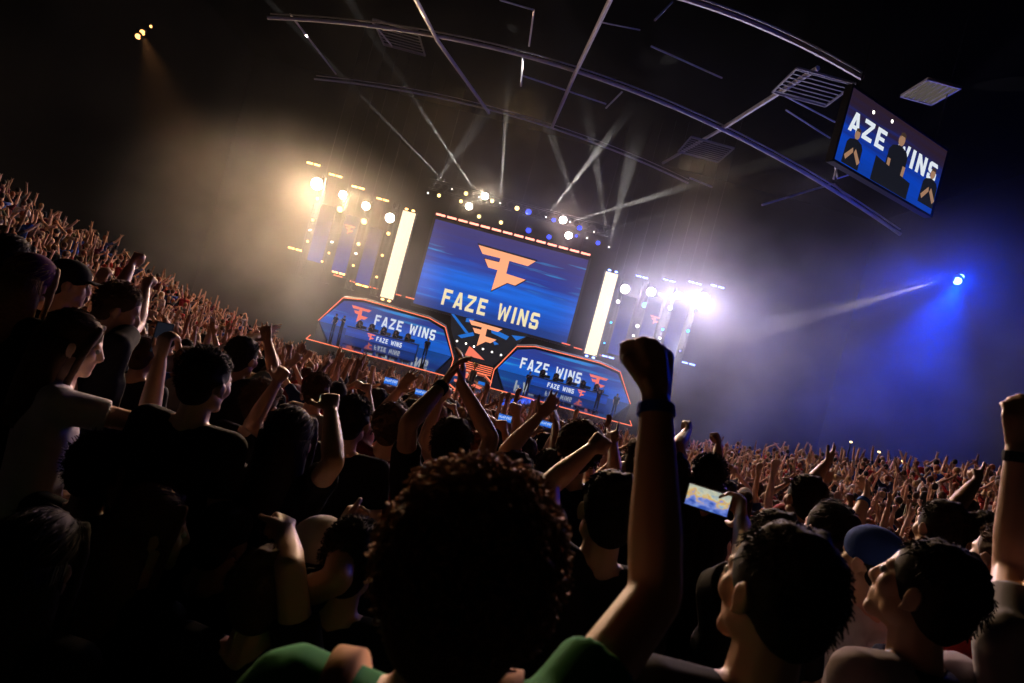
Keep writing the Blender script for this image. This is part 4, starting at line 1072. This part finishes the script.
_r = P10b['root']; o_ = bpy.data.objects.new('beanie', HAIR['beanie']); COL.objects.link(o_); o_.parent = _r; o_.matrix_local = Matrix.Translation(-P10b['org']) @ P10b['H']; o_.color = (.10, .03, .10, 1); o_.material_slots[0].link = 'OBJECT'; o_.material_slots[0].material = M['fabric']
P15 = person('dark haired person at the left edge, back turned, above the beanie', (14, 258), 3.8, yaw=-10, hair='long', hc='black', shirt='black', skin=1)
P9 = person('man with cropped hair and black t-shirt, head and back dark, left of centre', (207, 382), 2.4, yaw=-14, hyaw=-20, hair='crop', shirt='black', skin=4, hero=True)
P14 = person('person with both bare arms up and palms meeting above the left crowd', (243, 358), 3.9, yaw=-20, hair='short', shirt='black', skin=1, L=((240, 345), (263, 335), 'open', True, True), R=((274, 372), (268, 342), 'open', True, True))
P14b = person('person in dark shirt raising a bent forearm beside the praying arms', (262, 405), 3.6, yaw=-14, hair='tuft', hc='brown', shirt='black', skin=1, R=((252, 424), (276, 384), 'grip', False, True))
P10 = person('woman with long dark hair filming over her head, bare right arm bent', (290, 440), 2.5, yaw=-12, hair='long', hc='black', shirt='black', skin=1, R=((333, 463), (331, 412), 'grip', False, True))
held_phone(327, 402, 2.52, 'small lit phone held up by the long haired woman near centre left', 'phone_glass', .07, .05)
P11 = person('man with short hair and broad black jersey, back square to us', (353, 421), 3.2, yaw=-6, hair='crop', hc='black', shirt='black', skin=4, broad=1.08)
P17 = person('person with round curly head and one arm bent up before the stage', (390, 429), 3.7, yaw=0, hair='curly', hc='brown', shirt='maroon', skin=1, L=((372, 424), (398, 392), 'open', True, True))
P13 = person('person in black t-shirt clapping, both arms forming a peak before the stage', (450, 446), 2.8, yaw=0, hair='short', hc='black', shirt='black', skin=2, L=((408, 424), (444, 384), 'cup', False, True), R=((491, 438), (461, 384), 'cup', True, True), Lf=.28, palms=(V((1, .1, 0)), V((-1, .1, 0))), hd=((.25, .2, 1), (-.1, .2, 1)))
band(P13, 0, (.01, .01, .01), 'black wristband', .90, .036, .016)
P20 = person('person in ribbed grey sleeve lifting a spread hand under the right booth', (512, 478), 3.0, yaw=0, hair='short', shirt='grey', skin=1, R=((506, 452), (538, 418), 'open', False, True), shirtcol=(.09, .09, .10))
P21 = person('person behind the spread hand, one dark hand up with fingers apart', (548, 470), 3.8, yaw=0, hair='short', shirt='black', skin=2, R=((556, 452), (556, 425), 'open', True, True))
P22 = person('person with bushy light brown hair parted in two below the right booth', (577, 452), 3.2, yaw=4, hair='curly', hc='brown', shirt='black', skin=1, size=1.05)
P19 = person('person with round dark head, left arm stretched out in a fist', (607, 512), 1.95, yaw=8, hair='short', hc='black', shirt='black', skin=1, L=((548, 486), (590, 450), 'fist', True, True), voxel=.007)
P24 = person('person in headband making a horns sign with the left hand', (640, 468), 3.1, yaw=8, hair='tuft', hc='brown', shirt='black', skin=1, L=((615, 478), (613, 444), 'horns', True, True))
P25 = person('person half hidden by the raised forearm, small dark fist up', (668, 476), 3.3, yaw=0, hair='short', shirt='black', skin=2, R=((677, 448), (687, 432), 'fist', True, True))
P26 = person('person with one upright forearm and fist just right of the raised forearm', (706, 478), 3.3, yaw=5, hair='crop', shirt='black', skin=2, R=((716, 482), (718, 448), 'fist', True, True))
P28 = person('round dark head with one thin arm reaching up, open hand in the haze', (803, 500), 3.2, yaw=12, hair='short', shirt='black', skin=1, R=((808, 488), (826, 464), 'open', True, True), Lu=.30, Lf=.28)
P29 = person('person with big smooth black hair behind the tousled head', (825, 532), 2.6, yaw=14, hair='bun', hc='black', shirt='black', skin=1)
P29b = person('person with pale wrist up between the black hair and the blue cap', (848, 552), 3.0, yaw=30, hair='crop', hc='brown', shirt='red', skin=4, R=((853, 530), (864, 500), 'relax', True, True))
band(P29b, 1, (.03, .12, .5), 'blue wristband', .92, .034, .014)
P30 = person('person reaching one straight bare arm up and right over the stand', (938, 530), 2.7, yaw=10, hair='short', shirt='black', skin=1, R=((952, 512), (974, 484), 'point', True, True), Lu=.30, Lf=.28)
P30b = person('person with forearm and open hand raised behind the long faced man', (984, 548), 2.6, yaw=16, hair='tuft', hc='black', shirt='navy', skin=1, L=((972, 545), (972, 512), 'relax', True, True))
P30c = person('person in red shirt with bare elbow out near the right edge', (1000, 560), 2.2, yaw=16, hair='crop', hc='brown', shirt='red', skin=1)
# --- bottom left, nearly dark
P31 = person('person low at left with one hand held up, fingers touching the thumb', (268, 592), 1.75, yaw=-8, hair='short', hc='brown', shirt='black', skin=1, R=((290, 570), (286, 530), 'grip', False, True), voxel=.007)
P32 = person('person with clasped hand held up left of the curly head', (352, 560), 1.9, yaw=-4, hair='crop', hc='black', shirt='black', skin=1, L=((338, 580), (344, 530), 'grip', False, True), voxel=.007)
P16 = person('person in white cap bent forward between two raised hands', (318, 556), 2.1, yaw=-20, hair='plain', cap='white', shirt='black', skin=1)
P33 = person('woman with brown hair and dark jacket in the shadow at lower left', (155, 530), 1.95, yaw=-30, hyaw=-58, hair='long', hc='brown', shirt='black', skin=1, hero=True, sleeve='long', voxel=.007)
P34 = person('person in dark hat in the shadow between the woman and the raised hand', (222, 540), 2.2, yaw=-15, hair='plain', cap='black', shirt='black', skin=2)
P35 = person('dark figure at the lower left corner, back turned', (40, 560), 1.6, yaw=-10, hair='long', hc='black', shirt='black', skin=3, sleeve='long')  # dark skin, black hair and long sleeves stand in for the shade here
P36 = person('dark figure in long sleeves standing behind the lower left corner', (100, 470), 2.4, yaw=-10, hair='tuft', hc='black', shirt='black', skin=3, sleeve='long')  # shade of this corner put into dark skin and black clothes
bake()
# phones further into the crowd
HOLD = []
for (x, y, D, l) in ((391, 381.5, 6.5, 'bluish phone held high before the left booth, right of its lamps'), (421, 392.5, 7.5, 'small bluish phone held high left of the clapping arms'), (505, 418, 6.5, 'bluish phone held up right of the clapping arms under right booth'), (546, 424, 7.5, 'tiny bluish phone beside the spread hand')):
    held_phone(x, y, D, l, 'phone_blue', .145, .075); q_ = at(x, y, D); HOLD.append(q_); HERO.append((q_.x, q_.y - .46, q_))

# --- crowd people built once per pose, then copied one by one
VAR = {}
def variant(name, arms, sleeve='short', seat=False):
    Hc = V((0, .02, 1.24 if seat else 1.60)); H = head_matrix(Hc, 0, random.uniform(0, 8)); S = {}
    A = []
    for s, a in ((-1, arms[0]), (1, arms[1])):
        A.append(None if a is None else (V((a[0][0] * s, a[0][1], a[0][2])), V((a[1][0] * s, a[1][1], a[1][2])), a[2]))
    b, sh, pa, so, *_ = body_parts(Hc, 0, 0.0, H, A, sleeve, fr=1.25, seat=seat)
    root = link('person', b.mesh('person'), M['skin']); soft(root, .0125, 2)
    for nm, bl in (('shirt', sh), ('trousers', pa)):
        o = link(nm, bl.mesh(nm), M['fabric'], root); soft(o, .018, 3)
    for q in so:
        o = link('shoe', q.mesh('shoe'), M['fabric'], root); soft(o, .018, 2)
    VAR[name] = (root, H)
ARM = {'up': ((.30, .08, 1.62), (.26, .12, 1.87), 'fist'), 'high': ((.24, .05, 1.70), (.25, .08, 1.95), 'open'), 'out': ((.40, .06, 1.58), (.52, .10, 1.80), 'open'), 'clap': ((.30, .16, 1.63), (.06, .24, 1.83), 'cup'),
       'mouth': ((.30, .14, 1.20), (.10, .22, 1.46), 'cup'), 'phone': ((.27, .22, 1.45), (.10, .36, 1.66), 'grip'), 'point': ((.24, .20, 1.55), (.25, .40, 1.74), 'point'), 'bent': ((.26, .10, 1.16), (.20, .30, 1.28), 'relax'), 'horns': ((.26, .08, 1.66), (.24, .10, 1.91), 'horns')}
POSES = {'both fists raised': ('up', 'up'), 'right fist raised': (None, 'up'), 'left fist raised': ('up', None), 'both arms stretched high': ('high', 'high'), 'arms spread wide': ('out', 'out'), 'hands clapping overhead': ('clap', 'clap'),
         'hands cupped at the mouth': ('mouth', 'mouth'), 'arms hanging down': (None, None), 'right arm stretched high': (None, 'high'), 'left arm stretched high': ('high', None), 'right hand pointing ahead': (None, 'point'), 'forearms bent forward': ('bent', 'bent'), 'left hand showing horns': ('horns', None), 'hands held together before the face': ('phone', 'phone')}
for k_, (l_, r_) in POSES.items(): variant(k_, (ARM[l_] if l_ else None, ARM[r_] if r_ else None))
_low = lambda a: tuple((q[0], q[1], q[2] - .36) for q in a[:2]) + (a[2],)
variant('seated', (_low(ARM['bent']), _low(ARM['bent'])), seat=True); variant('seated cheering', (None, _low(ARM['up'])), seat=True); variant('seated hands up', (_low(ARM['mouth']), _low(ARM['mouth'])), seat=True)
bake()
def spawn(pose, x, y, z, yaw, shirt, hair, hc, skin, cap, label, group, h=1.0):
    src, H = VAR[pose]
    o = src.copy(); COL.objects.link(o); o.location = (x, y, z); o.rotation_euler = (0, 0, math.radians(yaw)); o.scale = (h, h, h); o.color = (*SKIN[skin], 1)
    for ch in src.children:
        c = ch.copy(); COL.objects.link(c); c.parent = o
        c.color = (*(SHIRT[shirt] if ch.name.startswith('shirt') else (.02, .022, .03)), 1)
    add_hair(o, hair, hc, H, cap)
    tag(o, label, 'person', group); return o
HD = {'short': 'short {} hair', 'tuft': 'tousled {} hair', 'curly': 'curly {} hair', 'long': 'long {} hair', 'bun': '{} hair in a bun', 'crop': 'cropped {} hair'}
used = set()
def zone(x, y):
    u = x / y * F
    v = 'near' if y < 7 else 'middle' if y < 11 else 'far'
    if u < -330: return 'on the left stand', 'left stand'
    if u < -170: return 'left of the left booth', 'left crowd'
    if u < -45: return 'below the left booth', 'crowd below the left booth'
    if u < 10: return 'below the staircase', 'crowd below the staircase'
    if u < 150: return 'below the right booth', 'crowd below the right booth'
    if u < 330: return 'right of the right booth', 'right crowd'
    return 'below the blue haze', 'crowd below the blue haze'
def depth_words(y):
    return 'in the front rows' if y < 5.2 else 'some rows down' if y < 8 else 'midway down the rake' if y < 11 else 'far down the rake'
RC = random.Random(21)
def spots():
    out = []
    for j in range(2, 58):
        y = (j + .5) * ROW; x = -26.0 + RC.uniform(0, .3)
        while x < 26:
            xx = x + RC.uniform(-.10, .10); yy = y + RC.uniform(-.22, .22); x += .56 if y < 14 else .62
            u = xx / yy * F
            if xx < left_edge(yy) or xx > right_edge(yy): continue
            if yy > 45.6: continue
            v = (rake(xx, yy) - .1) / yy * F
            px = 512 + u * CA + v * SA; py = 341.5 - (-u * SA + v * CA)
            if px < -60 or px > 1084 or py > 760: continue
            out.append((xx, yy, px, py))
    return out
SP = spots(); SP.sort(key=lambda q: q[1])
picked, rest = [], []
for q in SP:
    x, y, px, py = q
    if y < 2.0 and px > 240: continue
    if y < 3.4 and 250 < px < 1000: continue
    if any((x - a) ** 2 + (y - b2) ** 2 < .46 ** 2 for a, b2, _ in HERO): continue
    if RC.random() < .06: continue
    (picked if len(picked) < 232 else rest).append(q)
LOW = ['arms hanging down', 'forearms bent forward', 'hands cupped at the mouth', 'hands held together before the face']
ALL = list(POSES)
for (x, y, px, py) in picked:
    zn, grp = zone(x, y); z = floor_z(x, y)
    hi = .15 if y < 5 else .35 if y < 7.5 else .7
    if px < 240: hi = max(hi, .5)
    for tries in range(60):
        pose = RC.choice(ALL) if RC.random() < hi else RC.choice(LOW)
        shirt = RC.choice(['black', 'black', 'grey', 'navy', 'maroon', 'white', 'olive', 'red', 'blue', 'tan']) if (px > 240 or y > 5) else 'black'
        hair = RC.choice(list(HD)); hc = RC.choice(['black', 'black', 'brown', 'brown', 'fair', 'red']); cap = RC.choice([None] * 7 + ['black', 'white', 'red', 'navy'])
        key = (pose, shirt, zn, hair, hc, cap)
        if key not in used: used.add(key); break
    head = f'{cap} cap' if cap else HD[hair].format(hc)
    lab = f'person, {shirt} shirt, {head}, {pose}, {zn}'
    if len(lab.split()) > 16: lab = lab.replace('the ', '')
    if len(lab.split()) > 16: lab = lab.replace('person, ', '')
    if lab in used: lab = lab.replace('person', 'fan')
    used.add(lab)
    spawn(pose, x, y, z, RC.uniform(-18, 18) - x * .8, shirt, 'plain' if cap else hair, hc, RC.choice([0, 1, 1, 2, 3, 4]), cap, lab, 'spectators ' + ('on the ' + grp if grp == 'left stand' else 'in the ' + grp), RC.uniform(.95, 1.04))

for q_, w_ in zip(HOLD, ('before the left booth, right of its lamps', 'left of the clapping arms', 'right of the clapping arms', 'behind the spread hand')):
    fz = floor_z(q_.x, q_.y - .46); h = min(1.12, max(.88, (q_.z - fz) / 1.77)); print('HOLD', q_.z - fz)
    spawn('hands held together before the face', q_.x, q_.y - .46, fz, 0, 'black', 'short', 'black', 1, None, 'person lifting a bluish phone in both hands, ' + w_, 'spectators with bluish phones', h)

# --- players on the booth decks
def player(pose, u, D, yaw, i, side, what):
    x = u * D / F; z = slope_z(D)
    return spawn(pose, x, D, z, yaw, 'black', RC.choice(['short', 'crop', 'tuft']), RC.choice(['black', 'brown']), 1, None, what, f'players on the {side} booth')
def chair(u, D, lab, grp):
    x = u * D / F; root = empty('gaming_chair', (x, D, slope_z(D)), lab, 'chair', grp)
    b = Blob(); b.box((0, 0, .47), (.26, .26, .05)); obj('seat', b, M['stage_black'], root)
    b = Blob(); b.box((0, .27, .92), (.26, .05, .42)); b.box((0, .27, 1.36), (.14, .06, .08)); obj('backrest', b, M['stage_black'], root)
    b = Blob(); b.frus((0, 0, .05), (0, 0, .45), .03, .03)
    for a in range(5): b.path([V((0, 0, .08)), V((.3 * math.cos(a * 1.257), .3 * math.sin(a * 1.257), .04))], .025, 5)
    obj('base', b, M['black_metal'], root)
def monitor(u, D, lab, grp):
    x = u * D / F; root = empty('monitor', (x, D, slope_z(57.2) + .86), lab, 'monitor', grp)
    b = Blob(); b.box((0, 0, .20), (.27, .02, .13)); obj('display', b, M['stage_black'], root)
    b = Blob(); b.box((0, .02, .01), (.12, .1, .01)); b.frus((0, .02, .02), (0, .02, .12), .02, .02); obj('stand', b, M['black_metal'], root)
nm5 = ['first', 'second', 'third', 'fourth', 'fifth']
for i in range(5):
    u = -152 + i * 12.5; player(('seated', 'seated hands up', 'seated', 'seated', 'seated hands up')[i], u, 58.55, 180, i, 'left', f'{nm5[i]} seated black shirted player from the left behind the left desk')
    monitor(u + 5, 57.55, f'{nm5[i]} dark monitor from the left on the left player desk', 'monitors on the left desk'); chair(u, 58.62, f'{nm5[i]} gaming chair from the left behind the left player desk', 'gaming chairs on the left booth')
    u = 38 + i * 14; player(('seated', 'seated hands up', 'seated', 'seated cheering', 'seated')[i], u, 58.55, 180, i, 'right', f'{nm5[i]} seated black shirted player from the left behind the right desk')
    monitor(u + 5, 57.55, f'{nm5[i]} dark monitor from the left on the right player desk', 'monitors on the right desk'); chair(u, 58.62, f'{nm5[i]} gaming chair from the left behind the right player desk', 'gaming chairs on the right booth')
player('arms hanging down', -176, 56.5, 160, 0, 'left', 'standing black shirted figure at the outer end of the left booth')
player('forearms bent forward', -168, 56.8, 150, 0, 'left', 'second standing black shirted figure near outer end of the left booth')
player('arms hanging down', -81, 56.6, 200, 0, 'left', 'standing black shirted figure at the inner end of the left desk')
player('forearms bent forward', 26, 52.6, 190, 0, 'right', 'standing black shirted figure at the inner end of the right desk')
player('both arms stretched high', 98, 53, 170, 0, 'right', 'black shirted player with both arms high before the right desk')
player('arms hanging down', 116, 53.5, 170, 0, 'right', 'standing black shirted figure at the outer end of the right booth')

# --- everyone further away: one mass
def far_crowd():
    tv, tf, tc = [], [], []
    for pose in POSES:
        src, H = VAR[pose]
        l_, r_ = POSES[pose]
        Hc = V((0, .02, 1.60)); A = []
        for s, a in ((-1, l_), (1, r_)):
            a = ARM[a] if a else None
            A.append(None if a is None else (V((a[0][0] * s, a[0][1], a[0][2])), V((a[1][0] * s, a[1][1], a[1][2])), a[2]))
        b = Blob(); cls = []
        def mark(c): cls.extend([c] * (len(b.v) - len(cls)))
        b.ell((0, .02, 1.62), (.08, .10, .115), None, 8, 6); b.cap((0, 0, 1.52), (0, 0, 1.42), .06, .06, 6); mark(0)
        b.ell((0, -.005, 1.645), (.088, .105, .105), None, 8, 6); mark(2)
        b.cap((-.08, 0, 1.30), (-.07, 0, .95), .11, .10, 6); b.cap((.08, 0, 1.30), (.07, 0, .95), .11, .10, 6); b.cap((-.16, 0, 1.40), (.16, 0, 1.40), .075, .075, 6); mark(1)
        for s in (-1, 1): b.frus((s * .09, 0, .95), (s * .11, .03, 0), .10, .06, 6)
        mark(3)
        for s, a in ((-1, A[0]), (1, A[1])):
            S = V((s * .17, 0, 1.40))
            if a is None: e, w = arm_default(S, V((0, 1, 0)), V((1, 0, 0)), s)
            else: e, w, _ = a
            b.cap(S, S.lerp(e, .55), .062, .058, 6); mark(1)
            b.cap(S.lerp(e, .5), e, .048, .044, 6); b.cap(e, w, .045, .032, 6); d = (w - e).normalized(); b.cap(w, w + d * .1, .042, .035, 6)
            for j in (-1, 1): b.cap(w + d * .09, w + d * .17 + V((j * .035, 0, 0)), .016, .012, 4)
            mark(0)
        tv.append(np.array([tuple(v) for v in b.v])); tf.append(b.f); tc.append(np.array(cls))
    loops, starts, totals, vs, cols = [], [], [], [], []; nv = 0; nl = 0
    flat = []
    for f in tf:
        flat.append((np.concatenate([np.array(q) for q in f]), np.array([len(q) for q in f])))
    hc = np.array(list(HAIRC.values())); sk = np.array(SKIN); shn = ['black', 'black', 'grey', 'navy', 'maroon', 'white', 'white', 'olive', 'red', 'blue', 'tan', 'tan']
    upw = [k for k, p in enumerate(POSES) if p not in LOW]; loww = [k for k, p in enumerate(POSES) if p in LOW]
    for (x, y, px, py) in rest:
        k = RC.choice(upw) if RC.random() < .72 else RC.choice(loww)
        a = math.radians(RC.uniform(-30, 30) - x * .8); c, s = math.cos(a), math.sin(a); h = RC.uniform(.93, 1.06)
        v = tv[k] * h; w = np.stack([v[:, 0] * c - v[:, 1] * s + x, v[:, 0] * s + v[:, 1] * c + y, v[:, 2] + floor_z(x, y)], 1)
        vs.append(w); lo, tt = flat[k]
        loops.append(lo + nv); totals.append(tt); nv += len(w)
        pal = np.array([sk[RC.randrange(len(sk))], SHIRT[RC.choice(shn)], hc[RC.randrange(len(hc))], (.02, .02, .03)])
        cols.append(np.concatenate([pal[tc[k]], np.ones((len(w), 1))], 1))
    vs = np.concatenate(vs); loops = np.concatenate(loops); totals = np.concatenate(totals); cols = np.concatenate(cols)
    me = bpy.data.meshes.new('crowd'); me.vertices.add(len(vs)); me.vertices.foreach_set('co', vs.ravel().astype(np.float32))
    me.loops.add(len(loops)); me.loops.foreach_set('vertex_index', loops.astype(np.int32))
    me.polygons.add(len(totals)); st = np.concatenate([[0], np.cumsum(totals)[:-1]]); me.polygons.foreach_set('loop_start', st.astype(np.int32))
    try: me.polygons.foreach_set('loop_total', totals.astype(np.int32))
    except Exception: pass
    me.update(calc_edges=True); me.validate()
    at_ = me.color_attributes.new('person_colour', 'FLOAT_COLOR', 'POINT'); at_.data.foreach_set('color', cols.ravel().astype(np.float32))
    m = mat('crowd', (.5, .5, .5), .75); nt = m.node_tree; a = nt.nodes.new('ShaderNodeVertexColor'); a.layer_name = 'person_colour'
    nt.links.new(a.outputs[0], nt.nodes['Principled BSDF'].inputs['Base Color'])
    o = link('crowd', me, m, smooth=True); tag(o, 'far crowd filling the rake and both side stands up to the stage', 'crowd', None, 'stuff')
    print('CROWD', len(rest), 'picked', len(picked), len(vs))
far_crowd()
for k_, (r_, H_) in VAR.items():
    for ch in list(r_.children): bpy.data.objects.remove(ch)
    bpy.data.objects.remove(r_)

# ------------------------------------------------------------------ haze
def haze(name, label, c, h, base, amp, blobs, nscale, aniso=.15, col=(1, 1, 1)):
    b = Blob(); b.box(c, h); m = bpy.data.materials.new(name); m.use_nodes = True
    nt = m.node_tree; nt.nodes.clear(); N = nt.nodes.new; L = nt.links.new
    o = N('ShaderNodeOutputMaterial'); vs = N('ShaderNodeVolumeScatter'); vs.inputs['Color'].default_value = (*col, 1); vs.inputs['Anisotropy'].default_value = aniso
    g = N('ShaderNodeNewGeometry'); nz = N('ShaderNodeTexNoise'); nz.inputs['Scale'].default_value = nscale; nz.inputs['Detail'].default_value = 3.5; nz.inputs['Roughness'].default_value = .55
    L(g.outputs['Position'], nz.inputs['Vector'])
    mr = N('ShaderNodeMapRange'); mr.inputs[1].default_value = .36; mr.inputs[2].default_value = .68; mr.inputs[3].default_value = .25; mr.inputs[4].default_value = 1.6
    L(nz.outputs['Fac'], mr.inputs[0])
    tot = None
    for (p, r, k) in blobs:
        sb = N('ShaderNodeVectorMath'); sb.operation = 'SUBTRACT'; L(g.outputs['Position'], sb.inputs[0]); sb.inputs[1].default_value = p
        dv = N('ShaderNodeVectorMath'); dv.operation = 'DIVIDE'; L(sb.outputs[0], dv.inputs[0]); dv.inputs[1].default_value = r
        ln = N('ShaderNodeVectorMath'); ln.operation = 'LENGTH'; L(dv.outputs[0], ln.inputs[0])
        ms = N('ShaderNodeMapRange'); ms.interpolation_type = 'SMOOTHSTEP'; ms.inputs[1].default_value = 1.0; ms.inputs[2].default_value = .15; ms.inputs[3].default_value = 0; ms.inputs[4].default_value = k
        L(ln.outputs['Value'], ms.inputs[0])
        if tot is None: tot = ms.outputs[0]
        else:
            a = N('ShaderNodeMath'); a.operation = 'ADD'; L(tot, a.inputs[0]); L(ms.outputs[0], a.inputs[1]); tot = a.outputs[0]
    a = N('ShaderNodeMath'); a.operation = 'ADD'; L(tot, a.inputs[0]); a.inputs[1].default_value = base
    mu = N('ShaderNodeMath'); mu.operation = 'MULTIPLY'; L(a.outputs[0], mu.inputs[0]); L(mr.outputs[0], mu.inputs[1])
    L(mu.outputs[0], vs.inputs['Density']); L(vs.outputs[0], o.inputs['Volume'])
    ob = obj('haze', b, m); tag(ob, label, 'haze', None, 'stuff'); return ob
haze('stage_haze', 'stage haze drifting over the stage wings and the far crowd', (0, 45.5, 14.5), (35.6, 20.5, 13.5), .0005, 1,
     [((-18.5, 48, 9.5), (14, 14, 10.5), .027), ((-18.5, 54, 15), (8, 5, 5), .008), ((-1, 57, 22), (19, 9, 7), .011), ((15, 48, 10), (14, 14, 12), .030), ((12, 54, 14), (8, 5, 5), .004), ((24, 35, 12), (12, 12, 11), .013)], .16)

# ------------------------------------------------------------------ added spots under the roof, without lamps, brightening crowd and booths
def added_wash(loc, aim, col, W, ang, rad=.5):
    return spot(loc, aim, col, W, ang, .6, rad)
KW = 1.0
added_wash((-8, 45, 24), (-11, 31, 2), (1, .58, .22), 15000 * KW, 66)
added_wash((-4, 46, 24), (-3, 24, 2), (1, .60, .26), 15000 * KW, 80)
added_wash((10, 46, 24), (8, 27, 2), (1, .66, .42), 17000 * KW, 80)
added_wash((16, 42, 23), (17, 22, 3), (.78, .6, .95), 6500 * KW, 80)
for x in (-11.5, 5.5):  # added front light so the booth players show, no lamp hangs there
    added_wash((x, 46, 23.5), (x, 58.5, 4.5), (1, .8, .62), 2500, 34, .3)

# ------------------------------------------------------------------ camera and world
cd = bpy.data.cameras.new('camera'); cam = bpy.data.objects.new('camera', cd); COL.objects.link(cam)
cd.sensor_width = 36; cd.sensor_fit = 'HORIZONTAL'; cd.lens = F * 36 / 1024
cam.matrix_world = Matrix(((CA, -SA, 0, CAM.x), (0, 0, -1, CAM.y), (SA, CA, 0, CAM.z), (0, 0, 0, 1)))
cd.clip_start = .05; cd.clip_end = 200
cd.dof.use_dof = True; cd.dof.focus_distance = 22; cd.dof.aperture_fstop = 5.0
SC.camera = cam
w = bpy.data.worlds.new('world'); SC.world = w; w.use_nodes = True
w.node_tree.nodes['Background'].inputs[0].default_value = (.004, .004, .005, 1)
w.node_tree.nodes['Background'].inputs[1].default_value = .1
SC.view_settings.view_transform = 'Standard'; SC.view_settings.look = 'None'; SC.view_settings.gamma = 1; SC.view_settings.use_curve_mapping = False
SC.view_settings.exposure = 0.0
SC.cycles.use_denoising = True
SC.cycles.max_bounces = 4; SC.cycles.diffuse_bounces = 2; SC.cycles.glossy_bounces = 2; SC.cycles.volume_bounces = 0; SC.cycles.transparent_max_bounces = 4
SC.cycles.caustics_reflective = False; SC.cycles.caustics_refractive = False
SC.cycles.sample_clamp_direct = 0; SC.cycles.sample_clamp_indirect = 4
SC.cycles.volume_step_rate = 1.0
SC.cycles.use_light_tree = True
